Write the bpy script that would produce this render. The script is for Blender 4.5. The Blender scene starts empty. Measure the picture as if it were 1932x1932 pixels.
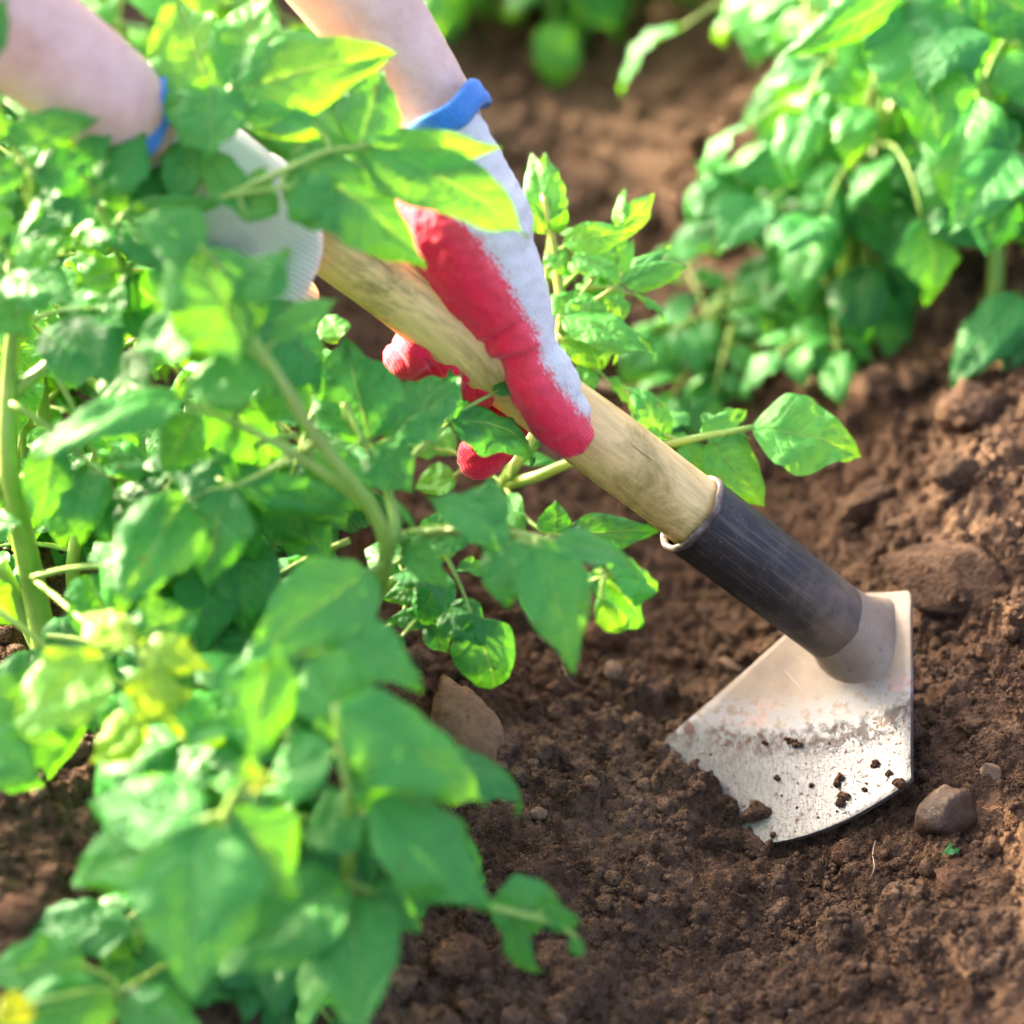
import bpy, bmesh, math, random
import numpy as np
from mathutils import Vector, Matrix, Quaternion

SC = bpy.context.scene
COL = SC.collection
R = math.radians

# ------------------------------------------------------------------ camera
PITCH = R(34.0)
CAM_H = 0.734
FPX = 4969.0                      # focal length in reference pixels of a 1932 px wide frame
CT, ST = math.cos(PITCH), math.sin(PITCH)
cam_d = bpy.data.cameras.new('camera')
cam = bpy.data.objects.new('camera', cam_d)
COL.objects.link(cam)
cam.location = (0, 0, CAM_H)
cam.rotation_euler = (math.pi / 2 - PITCH, 0, 0)
cam_d.sensor_width = 36.0
cam_d.lens = 36.0 * FPX / 1932.0
cam_d.clip_start = 0.02
cam_d.clip_end = 200.0
cam_d.dof.use_dof = True
cam_d.dof.focus_distance = 1.085
cam_d.dof.aperture_fstop = 3.8
cam_d.dof.aperture_blades = 7
SC.camera = cam

# ------------------------------------------------------------------ light
SUN_DIR = Vector((-0.76, 0.56, 0.30)).normalized()      # towards the sun
world = bpy.data.worlds.new('World')
SC.world = world
world.use_nodes = True
wn = world.node_tree
for n in list(wn.nodes):
    wn.nodes.remove(n)
sky = wn.nodes.new('ShaderNodeTexSky')
sky.sky_type = 'NISHITA'
sky.sun_disc = False
sky.sun_elevation = math.asin(SUN_DIR.z)
sky.sun_rotation = math.atan2(SUN_DIR.x, SUN_DIR.y)
sky.air_density = 0.36
sky.dust_density = 8.0
sky.ozone_density = 0.0
bg = wn.nodes.new('ShaderNodeBackground')
bg.inputs['Strength'].default_value = 0.15
wo = wn.nodes.new('ShaderNodeOutputWorld')
wn.links.new(sky.outputs[0], bg.inputs[0])
wn.links.new(bg.outputs[0], wo.inputs[0])

sun_d = bpy.data.lights.new('sun', 'SUN')
sun_d.energy = 2.0
sun_d.angle = R(0.6)
sun_d.color = (1.0, 0.80, 0.54)
sun = bpy.data.objects.new('sun', sun_d)
COL.objects.link(sun)
sun.rotation_euler = SUN_DIR.to_track_quat('Z', 'Y').to_euler()
sun.location = SUN_DIR * 5

SC.view_settings.view_transform = 'Standard'
SC.view_settings.look = 'None'
SC.view_settings.exposure = 3.55
SC.view_settings.gamma = 1.0
SC.view_settings.use_curve_mapping = False
SC.cycles.use_denoising = True
SC.cycles.use_adaptive_sampling = True
SC.cycles.adaptive_threshold = 0.03
SC.cycles.max_bounces = 5
SC.cycles.transmission_bounces = 4
SC.cycles.diffuse_bounces = 4
SC.cycles.glossy_bounces = 2
SC.cycles.caustics_reflective = False
SC.cycles.caustics_refractive = False

# ------------------------------------------------------------------ small maths
def W(u, v, d):
    x = (u - 966.0) / FPX * d
    yc = -(v - 966.0) / FPX * d
    return Vector((x, d * CT + yc * ST, CAM_H - d * ST + yc * CT))

def cam_px(p):
    """world -> reference pixels and depth"""
    x, y, z = p[0], p[1], p[2] - CAM_H
    d = y * CT - z * ST
    yc = y * ST + z * CT
    return 966 + x / d * FPX, 966 - yc / d * FPX, d

RIGHT = Vector((1, 0, 0))
UPC = Vector((0, ST, CT))
TOC = Vector((0, -CT, ST))          # towards the camera

_rng = np.random.RandomState(7)
_perm = np.concatenate([_rng.permutation(512)] * 3)
_grad = _rng.uniform(0, 2 * np.pi, 512)
_gx, _gy = np.cos(_grad), np.sin(_grad)
def pnoise(x, y):
    x = np.asarray(x, float); y = np.asarray(y, float)
    xi = np.floor(x).astype(int); yi = np.floor(y).astype(int)
    xf, yf = x - xi, y - yi
    xi &= 511; yi &= 511
    u = xf * xf * xf * (xf * (xf * 6 - 15) + 10); v = yf * yf * yf * (yf * (yf * 6 - 15) + 10)
    def g(ix, iy, dx, dy):
        h = _perm[_perm[ix & 511] + (iy & 511)]
        return _gx[h] * dx + _gy[h] * dy
    a = g(xi, yi, xf, yf); b = g(xi + 1, yi, xf - 1, yf)
    c = g(xi, yi + 1, xf, yf - 1); d = g(xi + 1, yi + 1, xf - 1, yf - 1)
    return (a + u * (b - a)) + v * ((c + u * (d - c)) - (a + u * (b - a)))

# ------------------------------------------------------------------ scene helpers
def tag(o, label=None, cat=None, group=None, kind=None):
    if label: o['label'] = label
    if cat: o['category'] = cat
    if group: o['group'] = group
    if kind: o['kind'] = kind
    return o

def empty(name, loc):
    o = bpy.data.objects.new(name, None)
    o.empty_display_size = 0.02
    COL.objects.link(o)
    o.location = loc
    return o

def attach(o, parent):
    o.parent = parent
    if parent.type == 'EMPTY':
        o.matrix_parent_inverse = Matrix.Translation(-Vector(parent.location))
    return o

def mesh_obj(name, verts, faces, mat, parent=None, smooth=True, uv=None):
    me = bpy.data.meshes.new(name)
    me.from_pydata([tuple(v) for v in verts], [], faces)
    if smooth:
        me.polygons.foreach_set('use_smooth', [True] * len(me.polygons))
    if uv is not None:
        l = me.uv_layers.new(name='UVMap')
        idx = np.empty(len(me.loops), int); me.loops.foreach_get('vertex_index', idx)
        l.data.foreach_set('uv', np.asarray(uv, float)[idx].ravel())
    me.update()
    if mat: me.materials.append(mat)
    o = bpy.data.objects.new(name, me)
    COL.objects.link(o)
    if parent: attach(o, parent)
    return o

def mesh_np(name, verts, faces, mat, smooth=True):
    """fast mesh from numpy arrays; faces (n,3) or (n,4)"""
    me = bpy.data.meshes.new(name)
    k = faces.shape[1]
    me.vertices.add(len(verts)); me.vertices.foreach_set('co', np.ascontiguousarray(verts, np.float32).ravel())
    me.loops.add(faces.size); me.loops.foreach_set('vertex_index', np.ascontiguousarray(faces, np.int32).ravel())
    me.polygons.add(len(faces))
    me.polygons.foreach_set('loop_start', np.arange(0, faces.size, k, dtype=np.int32))
    me.polygons.foreach_set('loop_total', np.full(len(faces), k, np.int32))
    me.polygons.foreach_set('use_smooth', np.full(len(faces), smooth))
    me.update(calc_edges=True); me.validate()
    if mat: me.materials.append(mat)
    return me

def tube_geo(pts, rads, n=8, cap=True):
    pts = [Vector(p) for p in pts]
    V, F = [], []
    prev = None
    for i, p in enumerate(pts):
        t = (pts[min(i + 1, len(pts) - 1)] - pts[max(i - 1, 0)]).normalized()
        if prev is None:
            a = t.orthogonal().normalized()
        else:
            a = (prev - t * prev.dot(t)).normalized()
        prev = a
        b = t.cross(a)
        for k in range(n):
            an = 2 * math.pi * k / n
            V.append(p + (a * math.cos(an) + b * math.sin(an)) * rads[i])
    for i in range(len(pts) - 1):
        for k in range(n):
            k2 = (k + 1) % n
            F.append((i * n + k, i * n + k2, (i + 1) * n + k2, (i + 1) * n + k))
    if cap:
        F.append(tuple(reversed(range(n))))
        F.append(tuple(range((len(pts) - 1) * n, len(pts) * n)))
    return V, F

def smooth_path(pts, sub=4):
    """Catmull-Rom through 3D points (any dimension)"""
    P = [np.array(p, float) for p in pts]
    if len(P) < 3:
        a, b = P[0], P[-1]
        return [a + (b - a) * i / sub for i in range(sub + 1)]
    out = []
    for i in range(len(P) - 1):
        p0 = P[i - 1] if i else 2 * P[0] - P[1]
        p1, p2 = P[i], P[i + 1]
        p3 = P[i + 2] if i + 2 < len(P) else 2 * P[-1] - P[-2]
        for k in range(sub):
            t = k / sub
            out.append(0.5 * ((2 * p1) + (p2 - p0) * t + (2 * p0 - 5 * p1 + 4 * p2 - p3) * t * t + (3 * p1 - p0 - 3 * p2 + p3) * t ** 3))
    out.append(P[-1])
    return out

# ------------------------------------------------------------------ node helper
class NT:
    def __init__(self, name):
        self.m = bpy.data.materials.new(name)
        self.m.use_nodes = True
        self.t = self.m.node_tree
        for n in list(self.t.nodes):
            self.t.nodes.remove(n)
        self.out = self.t.nodes.new('ShaderNodeOutputMaterial')
    def n(self, typ, ins=None, **kw):
        nd = self.t.nodes.new('ShaderNode' + typ)
        for k, v in kw.items():
            setattr(nd, k, v)
        for k, v in (ins or {}).items():
            self.set(nd, k, v)
        return nd
    def set(self, nd, k, v):
        s = nd.inputs[k]
        if isinstance(v, bpy.types.NodeSocket):
            self.t.links.new(v, s)
        else:
            s.default_value = v
    def math(self, op, a, b=None, c=None, clamp=False):
        nd = self.n('Math', operation=op, use_clamp=clamp)
        self.set(nd, 0, a)
        if b is not None: self.set(nd, 1, b)
        if c is not None: self.set(nd, 2, c)
        return nd.outputs[0]
    def ramp(self, f, stops, interp='LINEAR'):
        nd = self.n('ValToRGB', {'Fac': f})
        cr = nd.color_ramp; cr.interpolation = interp
        while len(cr.elements) < len(stops):
            cr.elements.new(0.5)
        for e, (p, c) in zip(cr.elements, stops):
            e.position = p
            e.color = (c, c, c, 1) if isinstance(c, (int, float)) else (c[0], c[1], c[2], 1)
        return nd.outputs[0]
    def mix(self, f, a, b, blend='MIX'):
        nd = self.n('MixRGB', blend_type=blend)
        self.set(nd, 0, f)
        for i, c in ((1, a), (2, b)):
            if not isinstance(c, bpy.types.NodeSocket) and len(c) == 3:
                c = (c[0], c[1], c[2], 1)
            self.set(nd, i, c)
        return nd.outputs[0]
    def noise(self, vec, scale, detail=4, rough=0.55, dist=0.0):
        nd = self.n('TexNoise', {'Scale': scale, 'Detail': detail, 'Roughness': rough, 'Distortion': dist})
        if vec is not None: self.set(nd, 'Vector', vec)
        return nd.outputs['Fac']
    def bump(self, h, strength, dist, normal=None):
        nd = self.n('Bump', {'Strength': strength, 'Distance': dist, 'Height': h})
        if normal is not None: self.set(nd, 'Normal', normal)
        return nd.outputs[0]
    def step(self, x, a, b):
        nd = self.n('MapRange', {'Value': x, 'From Min': a, 'From Max': b}, interpolation_type='SMOOTHSTEP')
        return nd.outputs[0]
    def done(self, shader):
        self.t.links.new(shader, self.out.inputs['Surface'])
        return self.m

# ------------------------------------------------------------------ materials
def mat_soil(name, dark=(0.054, 0.0290, 0.0160), mid=(0.146, 0.0820, 0.0455), dry=(0.245, 0.158, 0.098), dry_amt=0.5):
    m = NT(name)
    pos = m.n('NewGeometry').outputs['Position']
    big = m.noise(pos, 9.0, 3, 0.6)
    med = m.noise(pos, 70.0, 4, 0.65)
    fine = m.noise(pos, 520.0, 2, 0.7)
    c = m.mix(m.ramp(med, [(0.38, 0.0), (0.62, 1.0)]), dark, mid)
    # dry, paler crust in patches
    f = m.math('MULTIPLY', m.ramp(big, [(0.44, 0.0), (0.62, 1.0)]), m.ramp(med, [(0.38, 0.15), (0.62, 1.0)]))
    c = m.mix(m.math('MULTIPLY', f, dry_amt), c, dry)
    c = m.mix(m.ramp(fine, [(0.60, 0.0), (0.80, 0.55)]), c, (0.30, 0.185, 0.115))
    c = m.mix(m.ramp(fine, [(0.28, 0.85), (0.43, 0.0)]), c, (0.018, 0.0090, 0.005))
    h = m.math('ADD', m.math('MULTIPLY', m.noise(pos, 260.0, 3, 0.75), 1.0), m.math('MULTIPLY', fine, 0.45))
    nb = m.bump(h, 1.0, 0.005)
    b = m.n('BsdfPrincipled', {'Base Color': c, 'Roughness': 0.93, 'Specular IOR Level': 0.18, 'Normal': nb})
    return m.done(b.outputs[0])

def mat_stone(name, c1, c2, rough=0.8, scale=60, bump=0.5):
    m = NT(name)
    pos = m.n('TexCoord').outputs['Object']
    a = m.noise(pos, scale, 6, 0.65)
    f = m.noise(pos, scale * 8, 5, 0.7)
    c = m.mix(m.ramp(a, [(0.35, 0.0), (0.65, 1.0)]), c1, c2)
    c = m.mix(m.ramp(f, [(0.30, 0.6), (0.45, 0.0)]), c, tuple(x * 0.35 for x in c1))
    c = m.mix(m.ramp(f, [(0.62, 0.0), (0.78, 0.4)]), c, tuple(min(1, x * 1.7) for x in c2))
    nb = m.bump(m.math('ADD', f, m.math('MULTIPLY', a, 1.5)), bump, 0.003)
    b = m.n('BsdfPrincipled', {'Base Color': c, 'Roughness': rough, 'Specular IOR Level': 0.3, 'Normal': nb})
    return m.done(b.outputs[0])

def mat_leaf():
    m = NT('potato_leaf')
    uv = m.n('UVMap', uv_map='UVMap').outputs[0]
    sep = m.n('SeparateXYZ', {0: uv})
    obj = m.n('ObjectInfo')
    rnd = obj.outputs['Random']
    tint = m.n('Attribute', attribute_type='OBJECT', attribute_name='tint').outputs['Fac']
    pos = m.n('NewGeometry').outputs['Position']
    wob = m.noise(pos, 90.0, 1, 0.5)
    s = m.math('ABSOLUTE', m.math('MULTIPLY_ADD', sep.outputs[0], 2.0, -1.0))
    t = sep.outputs[1]
    # veins: midrib and slanting laterals
    mid = m.math('SUBTRACT', 1.0, m.step(s, 0.015, 0.065))
    q = m.math('ADD', m.math('SUBTRACT', m.math('MULTIPLY', t, 7.2), m.math('MULTIPLY', m.math('POWER', s, 0.8), 1.7)), m.math('MULTIPLY', wob, 0.35))
    tri = m.math('MULTIPLY', m.math('ABSOLUTE', m.math('SUBTRACT', m.math('FRACT', q), 0.5)), 2.0)
    lat = m.math('MULTIPLY', m.step(tri, 0.86, 0.99), m.math('SUBTRACT', 1.0, m.step(s, 0.75, 1.0)))
    vein = m.math('MAXIMUM', mid, m.math('MULTIPLY', lat, 0.6))
    net = m.noise(pos, 330.0, 2, 0.5)
    # colour
    deep = m.mix(rnd, (0.018, 0.165, 0.034), (0.032, 0.245, 0.050))
    young = m.mix(rnd, (0.080, 0.450, 0.055), (0.110, 0.480, 0.060))
    base = m.mix(tint, deep, young)
    blot = m.noise(pos, 38.0, 2, 0.6)
    base = m.mix(m.ramp(blot, [(0.42, 0.0), (0.72, 0.45)]), base, m.mix(tint, (0.034, 0.26, 0.062), (0.11, 0.46, 0.04)))
    sun_glow = m.step(tint, 1.0, 1.5)  # highest tints: yellow of sun shining through, painted into the leaf colour
    base = m.mix(sun_glow, base, m.mix(blot, (0.55, 0.56, 0.004), (0.34, 0.48, 0.010)))
    base = m.mix(m.math('MULTIPLY', vein, 0.38), base, (0.14, 0.42, 0.12))
    back = m.n('NewGeometry').outputs['Backfacing']
    base_r = m.mix(m.math('MULTIPLY', back, 0.35), base, (0.13, 0.38, 0.14))
    # a few brown nibbled spots
    spot = m.ramp(m.noise(pos, 120.0, 2, 0.4), [(0.735, 0.0), (0.76, 0.8)])
    base_r = m.mix(spot, base_r, (0.13, 0.075, 0.03))
    h = m.math('SUBTRACT', m.math('MULTIPLY', net, 0.9), m.math('MULTIPLY', vein, 0.7))
    h = m.math('ADD', h, m.math('MULTIPLY', m.math('SUBTRACT', 1.0, tri), 0.14))
    nb = m.bump(h, 0.6, 0.0022)
    b = m.n('BsdfPrincipled', {'Base Color': base_r, 'Roughness': m.math('MULTIPLY_ADD', blot, 0.22, 0.36), 'Specular IOR Level': 0.45, 'Normal': nb})
    tcol = m.mix(m.math('MINIMUM', tint, 1.0), (0.040, 0.25, 0.004), (0.24, 0.48, 0.004))
    tcol = m.mix(sun_glow, tcol, (0.60, 0.62, 0.008))
    tcol = m.mix(m.math('MULTIPLY', vein, 0.35), tcol, (0.62, 0.70, 0.12))
    tr = m.n('BsdfTranslucent', {'Color': tcol, 'Normal': nb})
    mx = m.n('MixShader', {0: 0.42})
    m.t.links.new(b.outputs[0], mx.inputs[1]); m.t.links.new(tr.outputs[0], mx.inputs[2])
    return m.done(mx.outputs[0])

def mat_stem():
    m = NT('green_stem')
    pos = m.n('NewGeometry').outputs['Position']
    a = m.noise(pos, 40.0, 4, 0.6)
    c = m.mix(m.ramp(a, [(0.35, 0.0), (0.7, 1.0)]), (0.160, 0.32, 0.040), (0.30, 0.46, 0.085))
    c = m.mix(m.ramp(m.noise(pos, 14.0, 3, 0.5), [(0.55, 0.0), (0.75, 0.6)]), c, (0.16, 0.085, 0.04))
    nb = m.bump(m.noise(pos, 400.0, 3, 0.6), 0.25, 0.001)
    b = m.n('BsdfPrincipled', {'Base Color': c, 'Roughness': 0.45, 'Normal': nb})
    return m.done(b.outputs[0])

def mat_wood():
    m = NT('hoe_handle_wood')
    oc = m.n('TexCoord').outputs['Object']
    st = m.n('VectorMath', {0: oc, 1: (1, 1, 0.10)}, operation='MULTIPLY').outputs[0]
    grain = m.noise(st, 420.0, 5, 0.65)
    broad = m.noise(m.n('VectorMath', {0: oc, 1: (1, 1, 0.25)}, operation='MULTIPLY').outputs[0], 60.0, 5, 0.6, 0.4)
    c = m.mix(m.ramp(broad, [(0.36, 0.0), (0.66, 1.0)]), (0.88, 0.630, 0.270), (0.74, 0.480, 0.165))
    c = m.mix(m.ramp(grain, [(0.35, 0.35), (0.58, 0.0)]), c, (0.34, 0.20, 0.065))
    # greenish-brown soiling
    g = m.noise(m.n('VectorMath', {0: oc, 1: (1, 1, 0.5)}, operation='MULTIPLY').outputs[0], 34.0, 6, 0.68, 0.6)
    c = m.mix(m.ramp(g, [(0.50, 0.0), (0.62, 0.75)]), c, (0.23, 0.165, 0.030))
    c = m.mix(m.ramp(m.noise(oc, 210.0, 5, 0.7), [(0.64, 0.0), (0.74, 0.75)]), c, (0.07, 0.042, 0.018))
    cr = m.noise(m.n('VectorMath', {0: oc, 1: (1, 1, 0.06)}, operation='MULTIPLY').outputs[0], 260.0, 2, 0.5)
    crack = m.ramp(cr, [(0.27, 1.0), (0.31, 0.0)])
    c = m.mix(m.math('MULTIPLY', crack, 0.7), c, (0.035, 0.02, 0.008))
    nb = m.bump(m.math('ADD', m.math('MULTIPLY', grain, 0.6), m.math('SUBTRACT', broad, crack)), 0.35, 0.0012)
    b = m.n('BsdfPrincipled', {'Base Color': c, 'Roughness': 0.50, 'Specular IOR Level': 0.4, 'Normal': nb})
    return m.done(b.outputs[0])

def mat_socket():
    m = NT('dark_socket_steel')
    oc = m.n('TexCoord').outputs['Object']
    st = m.n('VectorMath', {0: oc, 1: (1, 1, 0.05)}, operation='MULTIPLY').outputs[0]
    streak = m.noise(st, 520.0, 4, 0.6)
    mot = m.noise(oc, 55.0, 6, 0.68, 0.4)
    fine = m.noise(oc, 700.0, 4, 0.7)
    c = m.mix(m.ramp(mot, [(0.36, 0.0), (0.66, 1.0)]), (0.006, 0.006, 0.0065), (0.036, 0.033, 0.031))
    c = m.mix(m.ramp(streak, [(0.50, 0.0), (0.64, 0.65)]), c, (0.092, 0.072, 0.055))
    # rust / dried mud growing towards the blade end (local z small = blade end)
    sep = m.n('SeparateXYZ', {0: oc})
    near = m.step(m.math('ADD', sep.outputs[2], m.math('MULTIPLY', m.math('SUBTRACT', mot, 0.5), 0.10)), 0.060, 0.012)
    c = m.mix(m.math('MULTIPLY', near, m.ramp(mot, [(0.40, 0.85), (0.60, 0.35)])), c, (0.150, 0.102, 0.062))
    c = m.mix(m.math('MULTIPLY', m.ramp(fine, [(0.58, 0.0), (0.70, 0.8)]), m.ramp(mot, [(0.45, 0.0), (0.6, 1.0)])), c, (0.22, 0.13, 0.075))
    met = m.math('MULTIPLY', m.math('SUBTRACT', 1.0, near), 0.35)
    nb = m.bump(m.math('ADD', m.math('MULTIPLY', fine, 0.6), streak), 0.30, 0.0008)
    b = m.n('BsdfPrincipled', {'Base Color': c, 'Roughness': 0.48, 'Metallic': met, 'Specular IOR Level': 0.5, 'Normal': nb})
    return m.done(b.outputs[0])

def mat_neck():
    m = NT('muddy_neck_steel')
    pos = m.n('NewGeometry').outputs['Position']
    a = m.noise(pos, 45.0, 6, 0.65)
    f = m.noise(pos, 420.0, 5, 0.7)
    c = m.mix(m.ramp(a, [(0.35, 0.0), (0.65, 1.0)]), (0.21, 0.156, 0.108), (0.30, 0.228, 0.160))
    c = m.mix(m.ramp(f, [(0.28, 0.7), (0.42, 0.0)]), c, (0.09, 0.065, 0.05))
    nb = m.bump(m.math('ADD', a, m.math('MULTIPLY', f, 0.4)), 0.35, 0.002)
    b = m.n('BsdfPrincipled', {'Base Color': c, 'Roughness': 0.5, 'Metallic': 0.25, 'Normal': nb})
    return m.done(b.outputs[0])

def mat_lip():
    m = NT('socket_lip_steel')
    pos = m.n('NewGeometry').outputs['Position']
    a = m.noise(pos, 160.0, 5, 0.6)
    c = m.mix(m.ramp(a, [(0.35, 0.0), (0.65, 1.0)]), (0.05, 0.028, 0.020), (0.17, 0.14, 0.125))
    b = m.n('BsdfPrincipled', {'Base Color': c, 'Roughness': 0.5, 'Metallic': 0.3, 'Normal': m.bump(a, 0.4, 0.001)})
    return m.done(b.outputs[0])

def mat_blade():
    m = NT('worn_blade_steel')
    uv = m.n('UVMap', uv_map='UVMap').outputs[0]      # uv in blade space: x across, y 0 top .. 1 cutting edge
    sep = m.n('SeparateXYZ', {0: uv})
    x, y = sep.outputs[0], sep.outputs[1]
    n1 = m.noise(uv, 5.0, 6, 0.62)
    n2 = m.noise(uv, 26.0, 6, 0.7)
    n3 = m.noise(uv, 150.0, 4, 0.7)
    brush = m.noise(m.n('VectorMath', {0: uv, 1: (60, 9, 1)}, operation='MULTIPLY').outputs[0], 2.2, 4, 0.6)
    # worn-bright lower part: an arc across the blade
    thr = m.math('ADD', m.math('MULTIPLY', x, 0.20), m.math('MULTIPLY', m.math('MULTIPLY', x, x), -0.30))
    arc = m.math('ADD', m.math('SUBTRACT', y, thr), m.math('MULTIPLY', m.math('SUBTRACT', n2, 0.5), 0.13))
    arc = m.math('ADD', arc, m.math('MULTIPLY', m.math('SUBTRACT', n1, 0.5), 0.10))
    bright = m.step(arc, 0.485, 0.535)
    upper = m.mix(m.ramp(n1, [(0.35, 0.0), (0.65, 1.0)]), (0.28, 0.218, 0.155), (0.185, 0.143, 0.104))
    grey = m.mix(n2, (0.22, 0.215, 0.205), (0.33, 0.32, 0.305))
    upper = m.mix(m.step(arc, 0.34, 0.47), upper, m.mix(m.ramp(n2, [(0.50, 0.0), (0.58, 1.0)]), grey, upper))
    pink = m.math('MULTIPLY', m.ramp(m.noise(uv, 9.0, 5, 0.65), [(0.55, 0.0), (0.60, 0.75)]), m.math('MULTIPLY', m.step(arc, 0.36, 0.44), m.math('SUBTRACT', 1.0, bright)))
    upper = m.mix(m.math('MULTIPLY', pink, 0.6), upper, (0.44, 0.25, 0.20))
    low = m.mix(m.ramp(brush, [(0.3, 0.0), (0.7, 1.0)]), (0.125, 0.13, 0.135), (0.215, 0.22, 0.22))
    c = m.mix(bright, upper, low)
    # soil stuck on: a ragged band under the arc and specks
    band = m.math('MULTIPLY', m.math('MULTIPLY', m.ramp(n1, [(0.38, 0.25), (0.55, 1.0)]), m.step(arc, 0.505, 0.555)), m.math('SUBTRACT', 1.0, m.step(arc, 0.575, 0.66)))
    mud = m.math('MULTIPLY', band, m.ramp(m.math('ADD', m.math('MULTIPLY', n2, 0.7), m.math('MULTIPLY', n3, 0.3)), [(0.475, 0.0), (0.53, 1.0)]))
    speck = m.math('MULTIPLY', m.ramp(n3, [(0.545, 0.0), (0.60, 0.95)]), m.math('MULTIPLY', m.step(arc, 0.50, 0.62), m.ramp(n1, [(0.30, 0.35), (0.52, 1.0)])))
    big = m.math('MULTIPLY', m.ramp(m.noise(uv, 48.0, 4, 0.6), [(0.60, 0.0), (0.64, 1.0)]), m.step(arc, 0.50, 0.60))
    mud = m.math('MAXIMUM', m.math('MAXIMUM', mud, big), speck)
    c = m.mix(mud, c, m.mix(n3, (0.075, 0.040, 0.021), (0.150, 0.085, 0.047)))
    scr = m.noise(m.n('VectorMath', {0: m.n('VectorRotate', {'Vector': uv, 'Angle': 0.7}, rotation_type='Z_AXIS').outputs[0], 1: (40, 1.2, 1)}, operation='MULTIPLY').outputs[0], 2.0, 3, 0.5)
    scratch = m.ramp(scr, [(0.70, 0.0), (0.74, 0.35)])
    c = m.mix(m.math('MULTIPLY', scratch, m.math('SUBTRACT', 1.0, bright)), c, (0.62, 0.56, 0.50))
    met = m.math('MULTIPLY', m.math('MULTIPLY_ADD', bright, 0.62, 0.18), m.math('SUBTRACT', 1.0, mud))
    ro = m.math('ADD', m.math('MULTIPLY_ADD', bright, -0.08, 0.50), m.math('MULTIPLY', mud, 0.4))
    nb = m.bump(m.math('ADD', m.math('MULTIPLY', brush, 0.3), m.math('ADD', m.math('MULTIPLY', mud, 1.6), m.math('MULTIPLY', n2, 0.4))), 0.4, 0.0008)
    b = m.n('BsdfPrincipled', {'Base Color': c, 'Roughness': ro, 'Metallic': met, 'Normal': nb})
    return m.done(b.outputs[0])

def mat_glove():
    m = NT('knit_glove')
    coat = m.n('Attribute', attribute_name='coat').outputs['Fac']
    rib = m.n('Attribute', attribute_name='rib').outputs['Fac']
    row = m.n('Attribute', attribute_name='row').outputs['Fac']
    pos = m.n('NewGeometry').outputs['Position']
    wv = m.math('MULTIPLY_ADD', m.math('SINE', m.math('MULTIPLY', rib, 2 * math.pi / 5.6)), 0.5, 0.5)
    rv = m.math('MULTIPLY_ADD', m.math('SINE', m.math('ADD', m.math('MULTIPLY', row, 2 * math.pi / 5.0), m.math('MULTIPLY', rib, 0.55))), 0.5, 0.5)
    knit = m.math('MULTIPLY', wv, m.math('MULTIPLY_ADD', rv, 0.6, 0.4))
    # ragged, knit-following edge of the rubber coating
    streak = m.n('CombineXYZ', {0: m.math('MULTIPLY', rib, 0.16), 1: m.math('MULTIPLY', row, 0.035), 2: 0.0}).outputs[0]
    edge = m.noise(streak, 1.0, 4, 0.7)
    f = m.math('ADD', coat, m.math('MULTIPLY', m.math('SUBTRACT', edge, 0.5), 62.0))
    f = m.math('ADD', f, m.math('MULTIPLY', m.math('SUBTRACT', knit, 0.5), 13.0))
    f = m.math('ADD', f, m.math('MULTIPLY', m.math('SUBTRACT', m.noise(pos, 1100.0, 2, 0.6), 0.5), 46.0))
    red = m.step(f, -4.0, 7.0)
    thin = m.step(f, 10.0, 75.0)
    white = m.mix(knit, (0.60, 0.59, 0.58), (0.90, 0.89, 0.87))
    rc = m.mix(m.math('MULTIPLY', m.math('SUBTRACT', 1.0, thin), knit), (0.78, 0.014, 0.050), (0.88, 0.17, 0.22))
    rc = m.mix(m.ramp(m.noise(pos, 130.0, 5, 0.7), [(0.55, 0.0), (0.75, 0.16)]), rc, (0.80, 0.30, 0.33))
    c = m.mix(red, white, rc)
    nb = m.bump(m.math('MULTIPLY', knit, m.math('MULTIPLY_ADD', red, -0.55, 1.0)), 0.7, 0.0010)
    nb = m.bump(m.noise(pos, 95.0, 4, 0.6), 0.35, 0.004, nb)
    b = m.n('BsdfPrincipled', {'Base Color': c, 'Roughness': m.math('MULTIPLY_ADD', red, -0.18, 0.95), 'Specular IOR Level': 0.2, 'Sheen Weight': 0.2, 'Normal': nb})
    return m.done(b.outputs[0])

def mat_cuff():
    m = NT('blue_cuff_knit')
    pos = m.n('NewGeometry').outputs['Position']
    w = m.noise(pos, 700.0, 4, 0.7)
    c = m.mix(w, (0.003, 0.12, 0.60), (0.015, 0.36, 0.92))
    b = m.n('BsdfPrincipled', {'Base Color': c, 'Roughness': 0.9, 'Sheen Weight': 0.4, 'Normal': m.bump(w, 0.9, 0.003)})
    return m.done(b.outputs[0])

def mat_skin():
    m = NT('skin')
    pos = m.n('NewGeometry').outputs['Position']
    a = m.noise(pos, 24.0, 5, 0.6)
    c = m.mix(m.ramp(m.math('ADD', m.math('MULTIPLY', a, 0.6), m.math('MULTIPLY', m.noise(pos, 160.0, 4, 0.65), 0.4)), [(0.36, 0.0), (0.64, 1.0)]), (0.52, 0.31, 0.24), (0.70, 0.48, 0.41))
    f = m.noise(pos, 900.0, 3, 0.6)
    b = m.n('BsdfPrincipled', {'Base Color': c, 'Roughness': 0.5, 'Subsurface Weight': 0.25, 'Subsurface Scale': 0.006, 'Subsurface Radius': (1.0, 0.4, 0.25), 'Normal': m.bump(f, 0.15, 0.001)})
    return m.done(b.outputs[0])

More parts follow.
